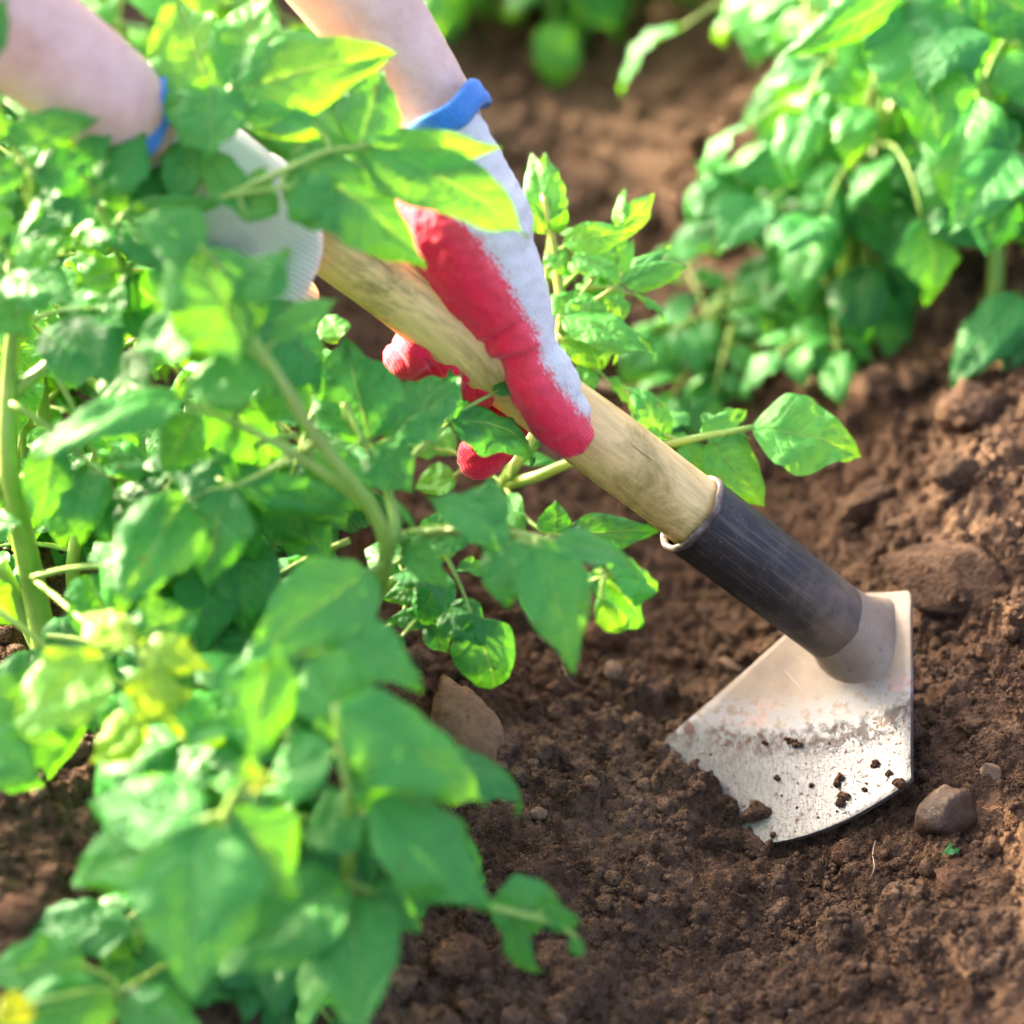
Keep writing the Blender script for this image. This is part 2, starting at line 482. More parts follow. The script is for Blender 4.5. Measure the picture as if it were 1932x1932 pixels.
def mat_plain(name, c1, c2, rough=0.85, scale=40):
    m = NT(name)
    pos = m.n('NewGeometry').outputs['Position']
    a = m.noise(pos, scale, 5, 0.6)
    c = m.mix(m.ramp(a, [(0.35, 0.0), (0.65, 1.0)]), c1, c2)
    b = m.n('BsdfPrincipled', {'Base Color': c, 'Roughness': rough, 'Normal': m.bump(a, 0.3, 0.002)})
    return m.done(b.outputs[0])

M_SOIL = mat_soil('garden_soil')
M_CRUMB = mat_soil('soil_crumb', dry_amt=0.75)
M_CLOD = mat_soil('dry_clod', dark=(0.085, 0.041, 0.021), mid=(0.15, 0.077, 0.041), dry=(0.23, 0.130, 0.075), dry_amt=0.9)
M_SLAB = mat_stone('dry_earth_slab', (0.19, 0.106, 0.053), (0.27, 0.160, 0.086), 0.92, 45, 0.7)
M_STONE = mat_stone('wet_brown_stone', (0.040, 0.021, 0.011), (0.090, 0.053, 0.031), 0.42, 60, 0.4)
M_PALE = mat_stone('pale_stone', (0.15, 0.090, 0.052), (0.24, 0.155, 0.098), 0.88, 90, 0.5)
M_LEAF = mat_leaf()
M_STEM = mat_stem()
M_WOOD = mat_wood()
M_SOCKET = mat_socket()
M_NECK = mat_neck()
M_LIP = mat_lip()
M_BLADE = mat_blade()
M_GLOVE = mat_glove()
M_CUFF = mat_cuff()
M_SKIN = mat_skin()
M_SHIRT = mat_plain('shirt_cloth', (0.20, 0.22, 0.28), (0.26, 0.28, 0.34))
M_TROUSER = mat_plain('trouser_cloth', (0.05, 0.06, 0.09), (0.08, 0.09, 0.12))
M_HAIR = mat_plain('hair', (0.03, 0.018, 0.01), (0.06, 0.035, 0.02))
M_STRAW = mat_plain('dry_straw', (0.34, 0.24, 0.13), (0.50, 0.38, 0.24), 0.7, 200)
M_BOOT = mat_plain('rubber_boot', (0.03, 0.05, 0.03), (0.05, 0.07, 0.04), 0.5)

# ------------------------------------------------------------------ ground
def base_z(x, y):
    x = np.asarray(x, float); y = np.asarray(y, float)
    xf = 0.075 - (y - 0.9) * 0.03
    dx = x - xf
    ph = 2 * np.pi * dx / 0.70
    amp = np.where(dx < 0, 0.100, 0.135)
    z = amp * (1 - np.cos(ph)) / 2
    far = np.clip((y - 2.6) / 1.0, 0, 1)
    z = z * (1 - 0.3 * far)
    z = z + 0.010 * pnoise(x * 7 + 3.1, y * 7 + 1.7) + 0.006 * pnoise(x * 17 + 9.1, y * 17 + 4.7)
    for (bx, by, bh, bs) in BUMPS:
        z = z + bh * np.exp(-((x - bx) ** 2 + (y - by) ** 2) / (2 * bs * bs))
    return z
BUMPS = []

def ground_at(u, v):
    """where the view ray through a reference pixel meets the soil"""
    d = 0.7
    while d < 4:
        p = W(u, v, d)
        if p.z < float(base_z(p.x, p.y)):
            return p
        d += 0.002
    return W(u, v, 4)

for (u, v, d, bh, bs) in [(1320, 1535, 1.135, 0.006, 0.014), (1255, 1560, 1.12, 0.006, 0.03), (1560, 1650, 1.09, -0.010, 0.03), (1385, 1515, 1.12, -0.010, 0.022), (1800, 1330, 1.19, -0.004, 0.03),
                          (1270, 1440, 1.165, 0.004, 0.012), (1830, 1100, 1.27, 0.018, 0.03), (900, 1300, 1.16, 0.010, 0.03)]:
    p = W(u, v, d)
    BUMPS.append((p.x, p.y, bh, bs))

def axis_coords(segs):
    out = []
    for a, b, st in segs:
        n = max(1, int(round((b - a) / st)))
        out.append(np.linspace(a, b, n, endpoint=False))
    out.append(np.array([segs[-1][1]]))
    return np.concatenate(out)

def build_ground():
    gx = axis_coords([(-60, -10, 10), (-10, -2, 1.0), (-2, -0.6, 0.1), (-0.6, -0.28, 0.008), (-0.28, 0.34, 0.00125), (0.34, 0.7, 0.008), (0.7, 2, 0.1), (2, 10, 1.0), (10, 60, 10)])
    gy = axis_coords([(-60, -5, 10), (-5, 0, 0.5), (0, 0.55, 0.03), (0.55, 0.72, 0.0035), (0.72, 1.28, 0.00125), (1.28, 2.05, 0.003), (2.05, 3.0, 0.02), (3, 10, 0.4), (10, 120, 10)])
    X, Y = np.meshgrid(gx, gy)
    Z = base_z(X, Y)
    rng = np.random.RandomState(3)
    # clods stamped from coarse to fine, each a lumpy dome on what lies there already
    def stamp(n, rmin, rmax, x0, x1, y0, y1, sink=0.35, flat=0.75):
        xs = rng.uniform(x0, x1, n); ys = rng.uniform(y0, y1, n)
        rs = rmin * (rmax / rmin) ** rng.rand(n)
        for cx, cy, r in zip(xs, ys, rs):
            i0, i1 = np.searchsorted(gx, (cx - r * 1.3, cx + r * 1.3)); j0, j1 = np.searchsorted(gy, (cy - r * 1.3, cy + r * 1.3))
            if i1 - i0 < 2 or j1 - j0 < 2: continue
            xx = (gx[i0:i1] - cx) / r; yy = (gy[j0:j1] - cy) / r
            an = rng.uniform(0, np.pi); ca, sa = math.cos(an), math.sin(an); asp = rng.uniform(0.7, 1.0)
            A, B = np.meshgrid(xx, yy)
            A2 = (A * ca + B * sa); B2 = (-A * sa + B * ca) / asp
            nz = pnoise(A * 1.6 + cx * 900, B * 1.6 + cy * 900) * 0.45 + pnoise(A * 4 + cx * 500, B * 4 + cy * 500) * 0.16
            d2 = A2 * A2 + B2 * B2 + nz * 0.55
            dome = np.sqrt(np.clip(1 - d2, 0, None)) * r * flat
            sub = Z[j0:j1, i0:i1]
            zc = sub[(j1 - j0) // 2, (i1 - i0) // 2]
            tilt = (A * rng.uniform(-.25, .25) + B * rng.uniform(-.25, .25)) * r
            new = np.where(d2 < 1, zc - sink * r * flat + dome + tilt * (dome > 0), -9)
            Z[j0:j1, i0:i1] = np.maximum(sub, new)
    stamp(26, 0.018, 0.032, 0.10, 0.55, 1.15, 2.0, 0.55, 0.7)
    stamp(60, 0.010, 0.020, -0.4, 0.5, 0.7, 2.0, 0.55, 0.7)
    stamp(150, 0.009, 0.019, -0.02, 0.42, 0.74, 1.45, 0.45, 0.8)
    stamp(70, 0.012, 0.026, 0.16, 0.46, 0.95, 1.6, 0.4, 0.75)
    stamp(900, 0.005, 0.011, -0.32, 0.36, 0.68, 1.6, 0.45, 0.8)
    stamp(3800, 0.0028, 0.006, -0.30, 0.34, 0.70, 1.32, 0.40, 0.85)
    stamp(7000, 0.0018, 0.0032, -0.28, 0.34, 0.72, 1.28, 0.35, 0.9)
    fine = (np.abs(X) < 0.4) & (Y > 0.5) & (Y < 2.2)
    Z = Z + fine * (0.0020 * pnoise(X * 160, Y * 160) + 0.0016 * pnoise(X * 330 + 7, Y * 330 + 5) + 0.0004 * _rng.randn(*X.shape))
    ny, nx = X.shape
    V = np.stack([X, Y, Z], -1).reshape(-1, 3)
    idx = np.arange(ny * nx).reshape(ny, nx)
    F = np.stack([idx[:-1, :-1], idx[:-1, 1:], idx[1:, 1:], idx[1:, :-1]], -1).reshape(-1, 4)
    me = mesh_np('ground', V, F, M_SOIL)
    o = bpy.data.objects.new('ground', me); COL.objects.link(o)
    tag(o, 'dark brown crumbly garden soil in a furrow between potato ridges', None, None, 'structure')
    return gx, gy, Z

GX, GY, GZ = build_ground()
def ground_z(x, y):
    i = int(np.clip(np.searchsorted(GX, x), 1, len(GX) - 1)); j = int(np.clip(np.searchsorted(GY, y), 1, len(GY) - 1))
    return float(GZ[j, i])
def ground_hit(u, v):
    d = 0.75
    while d < 4:
        p = W(u, v, d)
        if p.z < ground_z(p.x, p.y): return p
        d += 0.0015
    return W(u, v, 4)

# ------------------------------------------------------------------ lumps: ico shapes
def ico(sub):
    bm = bmesh.new(); bmesh.ops.create_icosphere(bm, subdivisions=sub, radius=1.0)
    v = np.array([p.co[:] for p in bm.verts]); f = np.array([[p.index for p in q.verts] for q in bm.faces])
    bm.free(); return v, f
ICO1, ICO2, ICO3, ICO4 = ico(1), ico(2), ico(3), ico(4)

def lumpy(v, seed, amp=0.3, fr=1.5, facets=0):
    rng = np.random.RandomState(seed)
    out = v.copy()
    o = rng.uniform(0, 50, 6)
    n = pnoise(v[:, 0] * fr + o[0] + v[:, 2] * 1.3, v[:, 1] * fr + o[1] - v[:, 2] * .9) + 0.5 * pnoise(v[:, 1] * fr * 2.3 + o[2], v[:, 2] * fr * 2.3 + o[3] + v[:, 0] * 2)
    out = out * (1 + amp * n * 1.6)[:, None]
    for k in range(facets):
        d = rng.randn(3); d /= np.linalg.norm(d); lim = rng.uniform(0.55, 0.85)
        dot = out @ d
        over = np.clip(dot - lim, 0, None)
        out = out - over[:, None] * d[None, :] * 0.92
    return out

def rot_rand(rng, n):
    q = rng.randn(n, 4); q /= np.linalg.norm(q, axis=1)[:, None]
    w, x, y, z = q.T
    return np.stack([np.stack([1 - 2 * (y * y + z * z), 2 * (x * y - z * w), 2 * (x * z + y * w)], -1),
                     np.stack([2 * (x * y + z * w), 1 - 2 * (x * x + z * z), 2 * (y * z - x * w)], -1),
                     np.stack([2 * (x * z - y * w), 2 * (y * z + x * w), 1 - 2 * (x * x + y * y)], -1)], 1)

def scatter_lumps(name, specs, mat, seed, label, place):
    """one 'stuff' mesh of many lumps; specs: list of (count, rmin, rmax, ico, amp)"""
    rng = np.random.RandomState(seed)
    VV, FF, off = [], [], 0
    for cnt, rmin, rmax, icos, amp in specs:
        variants = [lumpy(icos[0], seed + 11 * k, amp, 1.4, 2) for k in range(6)]
        pts = place(rng, cnt)
        rs = rmin * (rmax / rmin) ** (rng.rand(len(pts)) ** 1.6)
        Rm = rot_rand(rng, len(pts))
        which = rng.randint(0, 6, len(pts))
        for k in range(6):
            s = which == k
            if not s.any(): continue
            v = np.einsum('nij,mj->nmi', Rm[s], variants[k]) * rs[s][:, None, None]
            v[:, :, 2] *= 0.85
            v += pts[s][:, None, :]
            v[:, :, 2] += (rs[s] * 0.35)[:, None]
            n, mv = v.shape[0], v.shape[1]
            f = icos[1][None] + (np.arange(n) * mv)[:, None, None] + off
            VV.append(v.reshape(-1, 3)); FF.append(f.reshape(-1, 3)); off += n * mv
    me = mesh_np(name, np.concatenate(VV), np.concatenate(FF), mat)
    o = bpy.data.objects.new(name, me); COL.objects.link(o)
    tag(o, label, None, None, 'stuff')
    return o

def zlook(xs, ys):
    i = np.clip(np.searchsorted(GX, xs), 1, len(GX) - 1); j = np.clip(np.searchsorted(GY, ys), 1, len(GY) - 1)
    return GZ[j, i]
def place_ground(x0, x1, y0, y1):
    def f(rng, n):
        xs = rng.uniform(x0, x1, n); ys = rng.uniform(y0, y1, n)
        keep = pnoise(xs * 22, ys * 22) + 0.5 * pnoise(xs * 60, ys * 60) > rng.uniform(-0.45, 0.35, n)
        xs, ys = xs[keep], ys[keep]
        return np.stack([xs, ys, zlook(xs, ys)], -1)
    return f
scatter_lumps('soil_crumbs', [(30000, 0.0006, 0.0022, ICO1, 0.40), (1800, 0.002, 0.0045, ICO2, 0.35), (130, 0.0045, 0.009, ICO3, 0.35)], M_CRUMB, 21,
              'loose brown soil crumbs lying all over the furrow', place_ground(-0.26, 0.32, 0.72, 1.3))
scatter_lumps('far_soil_crumbs', [(4200, 0.002, 0.006, ICO1, 0.35), (320, 0.006, 0.014, ICO2, 0.35)], M_CRUMB, 33,
              'loose soil clods on the ridge behind the hoe', place_ground(-0.2, 0.45, 1.25, 2.0))

def rock(name, u, v, size, seed, mat, label, cat, rot=(0, 0, 0), facets=5, amp=0.16, sink=0.25, icos=ICO4, at=None, group=None):
    vv = lumpy(icos[0], seed, amp, 1.1, facets)
    nr = icos[0]; fz = 0.03 if name in ('stone', 'pebble') else 0.085
    vv = vv * (1 + fz * (pnoise(nr[:, 0] * 4 + seed + nr[:, 2] * 3.1, nr[:, 1] * 4 - nr[:, 2] * 2.3) * 1.6 + pnoise(nr[:, 0] * 10 + seed - nr[:, 2] * 7, nr[:, 1] * 10 + nr[:, 2] * 6) * 1.2 + pnoise(nr[:, 0] * 21 - nr[:, 2] * 13, nr[:, 1] * 21 + seed + nr[:, 2] * 11) * 0.7))[:, None]
    vv = vv * np.array(size)[None] * 0.5
    p = at or ground_hit(u, v)
    Rm = Matrix.Rotation(rot[2], 3, 'Z') @ Matrix.Rotation(rot[1], 3, 'Y') @ Matrix.Rotation(rot[0], 3, 'X')
    me = mesh_np(name, vv, icos[1], mat)
    o = bpy.data.objects.new(name, me); COL.objects.link(o)
    w = vv @ np.array(Rm).T
    lift = -w[:, 2].min() * (1 - sink * 2)
    o.matrix_world = Matrix.Translation((p.x, p.y, p.z + lift * 0.5)) @ Rm.to_4x4()
    tag(o, label, cat, group)
    return o

# ------------------------------------------------------------------ hoe
PLANE_P = W(1495, 1445, 1.12)
_k = 1.12 / FPX
BDv = RIGHT * 460 - UPC * 70 + TOC * 330
AXv = RIGHT * -140 - UPC * 335 + TOC * 124
BLN = BDv.cross(AXv).normalized()
if BLN.dot(TOC) < 0: BLN = -BLN
def on_blade(u, v, lift=0.0):
    o = Vector((0, 0, CAM_H)); dr = W(u, v, 1.0) - o
    t = (PLANE_P - o).dot(BLN) / dr.dot(BLN)
    p = o + dr * t
    return p + BLN * (lift + dish(p))
def dish(p):
    q = p - PLANE_P
    x = q.dot(BDv.normalized())
    return 2.2 * x * x - 0.002                      # gently scooped across its width

def build_hoe():
    hd = W(1600, 1190, 1.145)
    root = empty('garden_hoe', hd)
    tag(root, 'garden hoe with worn silver blade, dark steel socket and pale wooden handle', 'hoe')
    # blade
    Lc = [(1562, 1117), (1530, 1147), (1480, 1196), (1420, 1255), (1360, 1314), (1310, 1362), (1283, 1389), (1266, 1409), (1270, 1440), (1284, 1480), (1310, 1526), (1345, 1560), (1390, 1580), (1442, 1588)]
    Rc = [(1704, 1113), (1716, 1119), (1717, 1170), (1719, 1240), (1721, 1310), (1723, 1390), (1725, 1460), (1726, 1478), (1702, 1496), (1660, 1518), (1605, 1544), (1550, 1564), (1495, 1579), (1442, 1588)]
    L = smooth_path([(a, b) for a, b in Lc], 3); Rr = smooth_path([(a, b) for a, b in Rc], 3)
    ns = 20
    V, UV, F = [], [], []
    a1 = BDv.normalized(); a2 = AXv.normalized()
    q0 = on_blade(1640, 1115)
    q1 = on_blade(1460, 1588)
    tl = (q1 - q0).dot(a2)
    for i, (l, r) in enumerate(zip(L, Rr)):
        for k in range(ns + 1):
            f = k / ns
            p = on_blade(l[0] + (r[0] - l[0]) * f, l[1] + (r[1] - l[1]) * f)
            V.append(p)
            uu, vv = l[0] + (r[0] - l[0]) * f, l[1] + (r[1] - l[1]) * f
            UV.append(((uu - 1265) / 460, (vv - 1115) / 475))
    n = ns + 1
    for i in range(len(L) - 1):
        for k in range(ns):
            F.append((i * n + k, i * n + k + 1, (i + 1) * n + k + 1, (i + 1) * n + k))
    bl = mesh_obj('blade', V, F, M_BLADE, root, True, UV)
    bm = bmesh.new(); bm.from_mesh(bl.data)
    bmesh.ops.remove_doubles(bm, verts=bm.verts, dist=1e-5)
    bmesh.ops.recalc_face_normals(bm, faces=bm.faces)
    if sum((f.normal.dot(BLN) for f in bm.faces)) < 0:
        bmesh.ops.reverse_faces(bm, faces=bm.faces)
    bm.to_mesh(bl.data); bm.free()
    so = bl.modifiers.new('thickness', 'SOLIDIFY'); so.thickness = 0.0024; so.offset = -1.0
    bv = bl.modifiers.new('edge', 'BEVEL'); bv.width = 0.0004; bv.segments = 2; bv.limit_method = 'ANGLE'
    # axis of socket and handle
    A0 = on_blade(1616, 1203)
    hdir = (RIGHT * -0.805 + UPC * 0.590 + TOC * 0.40).normalized()
    ax_x = hdir.cross(BLN).normalized(); ax_y = hdir.cross(ax_x)
    Rm = Matrix((ax_x, ax_y, hdir)).transposed().to_4x4()
    MW = Matrix.Translation(A0) @ Rm
    loc_n = (Rm.to_3x3().transposed() @ BLN)
    NS = 40
    # socket tube: local z along the handle
    def ring(z, r, wob=0.0):
        return [(r * (1 + wob * math.sin(3 * a + z * 60)) * math.cos(a), r * (1 + wob * math.sin(3 * a + z * 60)) * math.sin(a), z) for a in (2 * math.pi * k / NS for k in range(NS))]
    def loft(rings, cap0=False, cap1=False):
        V = [p for r in rings for p in r]; F = []
        for i in range(len(rings) - 1):
            for k in range(NS):
                k2 = (k + 1) % NS
                F.append((i * NS + k, i * NS + k2, (i + 1) * NS + k2, (i + 1) * NS + k))
        if cap0: F.append(tuple(reversed(range(NS))))
        if cap1: F.append(tuple(range((len(rings) - 1) * NS, len(rings) * NS)))
        return V, F
    def place(o):
        o.parent = root
        o.matrix_parent_inverse = Matrix.Translation(-Vector(root.location))
        o.matrix_world = MW
        o.matrix_basis = MW
        return o
    r0, r1 = 0.0172, 0.0178
    ZL = 0.0990                                              # socket length
    rings = []
    for i in range(19):
        z = 0.012 + (ZL - 0.012) * i / 18
        rings.append(ring(z, r0 + (r1 - r0) * i / 18, 0.004))
    V, F = loft(rings)
    so_ = place(mesh_obj('socket', V, F, M_SOCKET))
    # rolled lip at the mouth
    rings = []
    for i in range(13):
        a = math.pi * 2 * i / 12
        rings.append([((r1 - 0.0006 + 0.0015 * math.cos(a)) * math.cos(b), (r1 - 0.0006 + 0.0015 * math.cos(a)) * math.sin(b), ZL + 0.0018 * math.sin(a) + 0.0004 * math.sin(5 * b) + 0.0003 * math.sin(11 * b + 1)) for b in (2 * math.pi * k / NS for k in range(NS))])
    V, F = loft(rings)
    place(mesh_obj('socket_lip', V, F, M_LIP))
    fd = Rm.to_3x3().transposed() @ (RIGHT * 0.7 + UPC * 0.5)
    FA = math.atan2(fd.y, fd.x)
    # neck: from the socket circle flaring on to the blade plane
    rings = []
    for i in range(13):
        t = i / 12
        rg = []
        for k in range(NS):
            a = 2 * math.pi * k / NS
            fl = 1.0 + (0.50 + 0.20 * max(0, math.cos(a - FA))) * t ** 2.3
            fmax = 2.2
            while fmax > 0.6:
                x, y = r0 * fmax * math.cos(a), r0 * fmax * math.sin(a)
                pu, pv, _ = cam_px(MW @ Vector((x, y, -(loc_n.x * x + loc_n.y * y) / loc_n.z)))
                if pu < 1694 and pv > 1124: break
                fmax -= 0.02
            fl = min(fl, 1.003 + (fmax - 1.003) * t ** 0.8)
            x, y = r0 * 1.003 * fl * math.cos(a), r0 * 1.003 * fl * math.sin(a)
            zpl = -(loc_n.x * x + loc_n.y * y) / loc_n.z
            wp = MW @ Vector((x, y, zpl))
            zpl += dish(wp) / max(0.3, loc_n.z) - 0.0006
            ztop = 0.016 + 0.004 * math.sin(a + 0.8)
            ztop = max(ztop, zpl + 0.006)
            rg.append((x, y, zpl + (ztop - zpl) * (1 - t) ** 1.7))
        rings.append(rg)
    V, F = loft(rings)
    place(mesh_obj('neck', V, F, M_NECK))
    # wooden handle, slightly crooked and tapering
    rings = []
    HL = 0.95
    for i in range(96):
        z = 0.06 + (HL - 0.06) * (i / 95) ** 1.25
        r = 0.0160 - 0.0030 * min(1, (z - 0.06) / 0.30) + 0.0003 * math.sin(z * 37) + 0.0003 * math.sin(z * 83 + 2)
        ox = 0.0016 * math.sin(z * 13); oy = 0.0012 * math.sin(z * 9 + 1)
        rings.append([(ox + r * (1 + 0.012 * math.sin(2 * a + z * 20)) * math.cos(a), oy + r * (1 + 0.012 * math.sin(2 * a + z * 20)) * math.sin(a), z) for a in (2 * math.pi * k / NS for k in range(NS))])
    V, F = loft(rings, True, True)
    place(mesh_obj('handle', V, F, M_WOOD))
    # crumbs of soil stuck to the blade
    rng = random.Random(5)
    spots = [(1651, 1442, 11), (1583, 1472, 13), (1591, 1506, 15), (1704, 1489, 15), (1683, 1463, 8), (1464, 1463, 8), (1528, 1478, 6), (1348, 1508, 17), (1338, 1530, 16), (1362, 1528, 14), (1372, 1540, 12), (1352, 1490, 9), (1395, 1547, 8),
             (1452, 1572, 8), (1483, 1395, 8), (1494, 1400, 9), (1440, 1398, 7), (1508, 1404, 7), (1632, 1492, 6), (1640, 1480, 5), (1420, 1545, 6), (1330, 1545, 12), (1318, 1528, 10), (1560, 1400, 5), (1370, 1405, 4), (1345, 1425, 4), (1500, 1520, 4), (1580, 1530, 4), (1540, 1540, 4), (1470, 1500, 4), (1610, 1400, 4)]
    VV, FF, off = [], [], 0
    for (u, v, rr) in spots:
        for j in range(4 if rr > 5 else 1):
            r = rr * _k * (0.62 if rr > 5 else 0.6) * rng.uniform(0.7, 1.1)
            p = on_blade(u + rng.uniform(-1, 1) * rr * 0.55, v + rng.uniform(-1, 1) * rr * 0.55, r * 0.3)
            vv = lumpy(ICO2[0], rng.randrange(999), 0.4, 1.8, 1) * r + np.array(p)[None]
            VV.append(vv); FF.append(ICO2[1] + off); off += len(vv)
    me = mesh_np('soil_crumbs_on_blade', np.concatenate(VV), np.concatenate(FF), M_CLOD)
    o = bpy.data.objects.new('soil_crumbs_on_blade', me); COL.objects.link(o); attach(o, root); o['kind'] = 'stuff'
    return MW
HOE_M = build_hoe()
def heap_on_edge():
    rng = random.Random(77)
    path = [Vector((a, b, 0)) for a, b in ((1262, 1418), (1284, 1455), (1300, 1500), (1322, 1532), (1360, 1556), (1405, 1576), (1440, 1590))]
    VV, FF, off = [], [], 0
    for i in range(420):
        f = rng.random() * (len(path) - 1.001); k = int(f)
        q = path[k].lerp(path[k + 1], f - k)
        r = 0.0008 + 0.0034 * rng.random() ** 2.2
        p = on_blade(q.x + rng.gauss(-7, 7), q.y + rng.gauss(9, 7), r * 0.4)
        vv = lumpy(ICO2[0], rng.randrange(9999), 0.4, 1.8, 1) * r + np.array(p)[None]
        VV.append(vv); FF.append(ICO2[1] + off); off += len(vv)
    me = mesh_np('heaped_soil_crumbs', np.concatenate(VV), np.concatenate(FF), M_CRUMB)
    o = bpy.data.objects.new('heaped_soil_crumbs', me); COL.objects.link(o)
    tag(o, 'crumbs of soil heaped against the buried edge of the blade', None, None, 'stuff')
heap_on_edge()

# ------------------------------------------------------------------ person: arms and gloves
def capsule_geo(chain, n=14):
    """closed tube with round ends through [(Vector, r)]"""
    P = [Vector(p) for p, r in chain]; Rr = [r for p, r in chain]
    pts, rad = [], []
    d0 = (P[0] - P[1]).normalized(); d1 = (P[-1] - P[-2]).normalized()
    for a in (80, 60, 35):
        pts.append(P[0] + d0 * Rr[0] * math.sin(R(a))); rad.append(Rr[0] * math.cos(R(a)))
    arr = smooth_path([(p.x, p.y, p.z, r) for p, r in zip(P, Rr)], 4)
    for q in arr:
        pts.append(Vector(q[:3])); rad.append(q[3])
    for a in (35, 60, 80):
        pts.append(P[-1] + d1 * Rr[-1] * math.sin(R(a))); rad.append(Rr[-1] * math.cos(R(a)))
    return tube_geo(pts, rad, n)

def blob(name, chains, voxel, mat, smooth_it=6, fac=0.5):
    V, F = [], []
    for c in chains:
        v, f = capsule_geo(c)
        o = len(V); V += v; F += [tuple(i + o for i in q) for q in f]
    tmp = mesh_obj('tmp', V, F, None)
    rm = tmp.modifiers.new('r', 'REMESH'); rm.mode = 'VOXEL'; rm.voxel_size = voxel; rm.use_smooth_shade = True
    sm = tmp.modifiers.new('s', 'SMOOTH'); sm.factor = fac; sm.iterations = smooth_it
    dg = bpy.context.evaluated_depsgraph_get(); dg.update()
    me = bpy.data.meshes.new_from_object(tmp.evaluated_get(dg))
    me.name = name
    bpy.data.objects.remove(tmp)
    me.materials.clear(); me.materials.append(mat)
    me.polygons.foreach_set('use_smooth', [True] * len(me.polygons))
    o = bpy.data.objects.new(name, me); COL.objects.link(o)
    return o

def hdepth(u, v):
    """depth of the hoe handle's axis at a reference pixel near it"""
    s = ((1616 - u) * 0.805 + (1203 - v) * 0.590)
    return cam_px(HOE_M.translation)[2] - 0.40 * s * 0.000222

def K(u, v, dpx, r):
    d = hdepth(u, v) + dpx * 0.00022
    return (W(u, v, d), r * d / FPX)

def side_of(poly, u, v):
    """signed distance (px) to polyline, positive on its left-below side"""
    best = np.full(u.shape, 1e9); sg = np.zeros(u.shape)
    for (a, b), (c, d) in zip(poly[:-1], poly[1:]):
        ex, ey = c - a, d - b
        L2 = ex * ex + ey * ey
        t = np.clip(((u - a) * ex + (v - b) * ey) / L2, 0, 1)
        dx, dy = u - (a + t * ex), v - (b + t * ey)
        dd = np.hypot(dx, dy)
        s = np.sign(ex * dy - ey * dx)
        m = dd < best
        best[m] = dd[m]; sg[m] = s[m]
    return best * sg

def glove_attrs(o, poly, ax, extra=None, creases=None, rs=1.0):
    me = o.data
    co = np.empty(len(me.vertices) * 3); me.vertices.foreach_get('co', co); co = co.reshape(-1, 3)
    z = co[:, 2] - CAM_H
    d = co[:, 1] * CT - z * ST; yc = co[:, 1] * ST + z * CT
    u = 966 + co[:, 0] / d * FPX; v = 966 - yc / d * FPX
    coat = side_of(poly, u, v)
    if extra is not None:
        coat = extra(coat, u, v, d)
    ex, ey = ax
    rib = (-u * ey + v * ex) * rs
    row = u * ex + v * ey
    if creases:
        nrm = np.empty(len(me.vertices) * 3); me.vertices.foreach_get('normal', nrm); nrm = nrm.reshape(-1, 3)
        disp = np.zeros(len(u))
        for (cu, cv, slope, wd, dep, hw) in creases:
            q = v - (cv + slope * (u - cu))
            disp += dep * np.exp(-(q / wd) ** 2) * np.exp(-((u - cu) / hw) ** 2)
        disp += 0.0011 * pnoise(u / 30 + 3, v / 30 + d * 60) + 0.0006 * pnoise(u / 13 + 9, v / 13 - d * 90)
        me.vertices.foreach_set('co', (co + nrm * disp[:, None]).ravel()); me.update()
    for nm, arr in (('coat', coat), ('rib', rib), ('row', row)):
        a = me.attributes.new(nm, 'FLOAT', 'POINT'); a.data.foreach_set('value', arr.astype(np.float32))

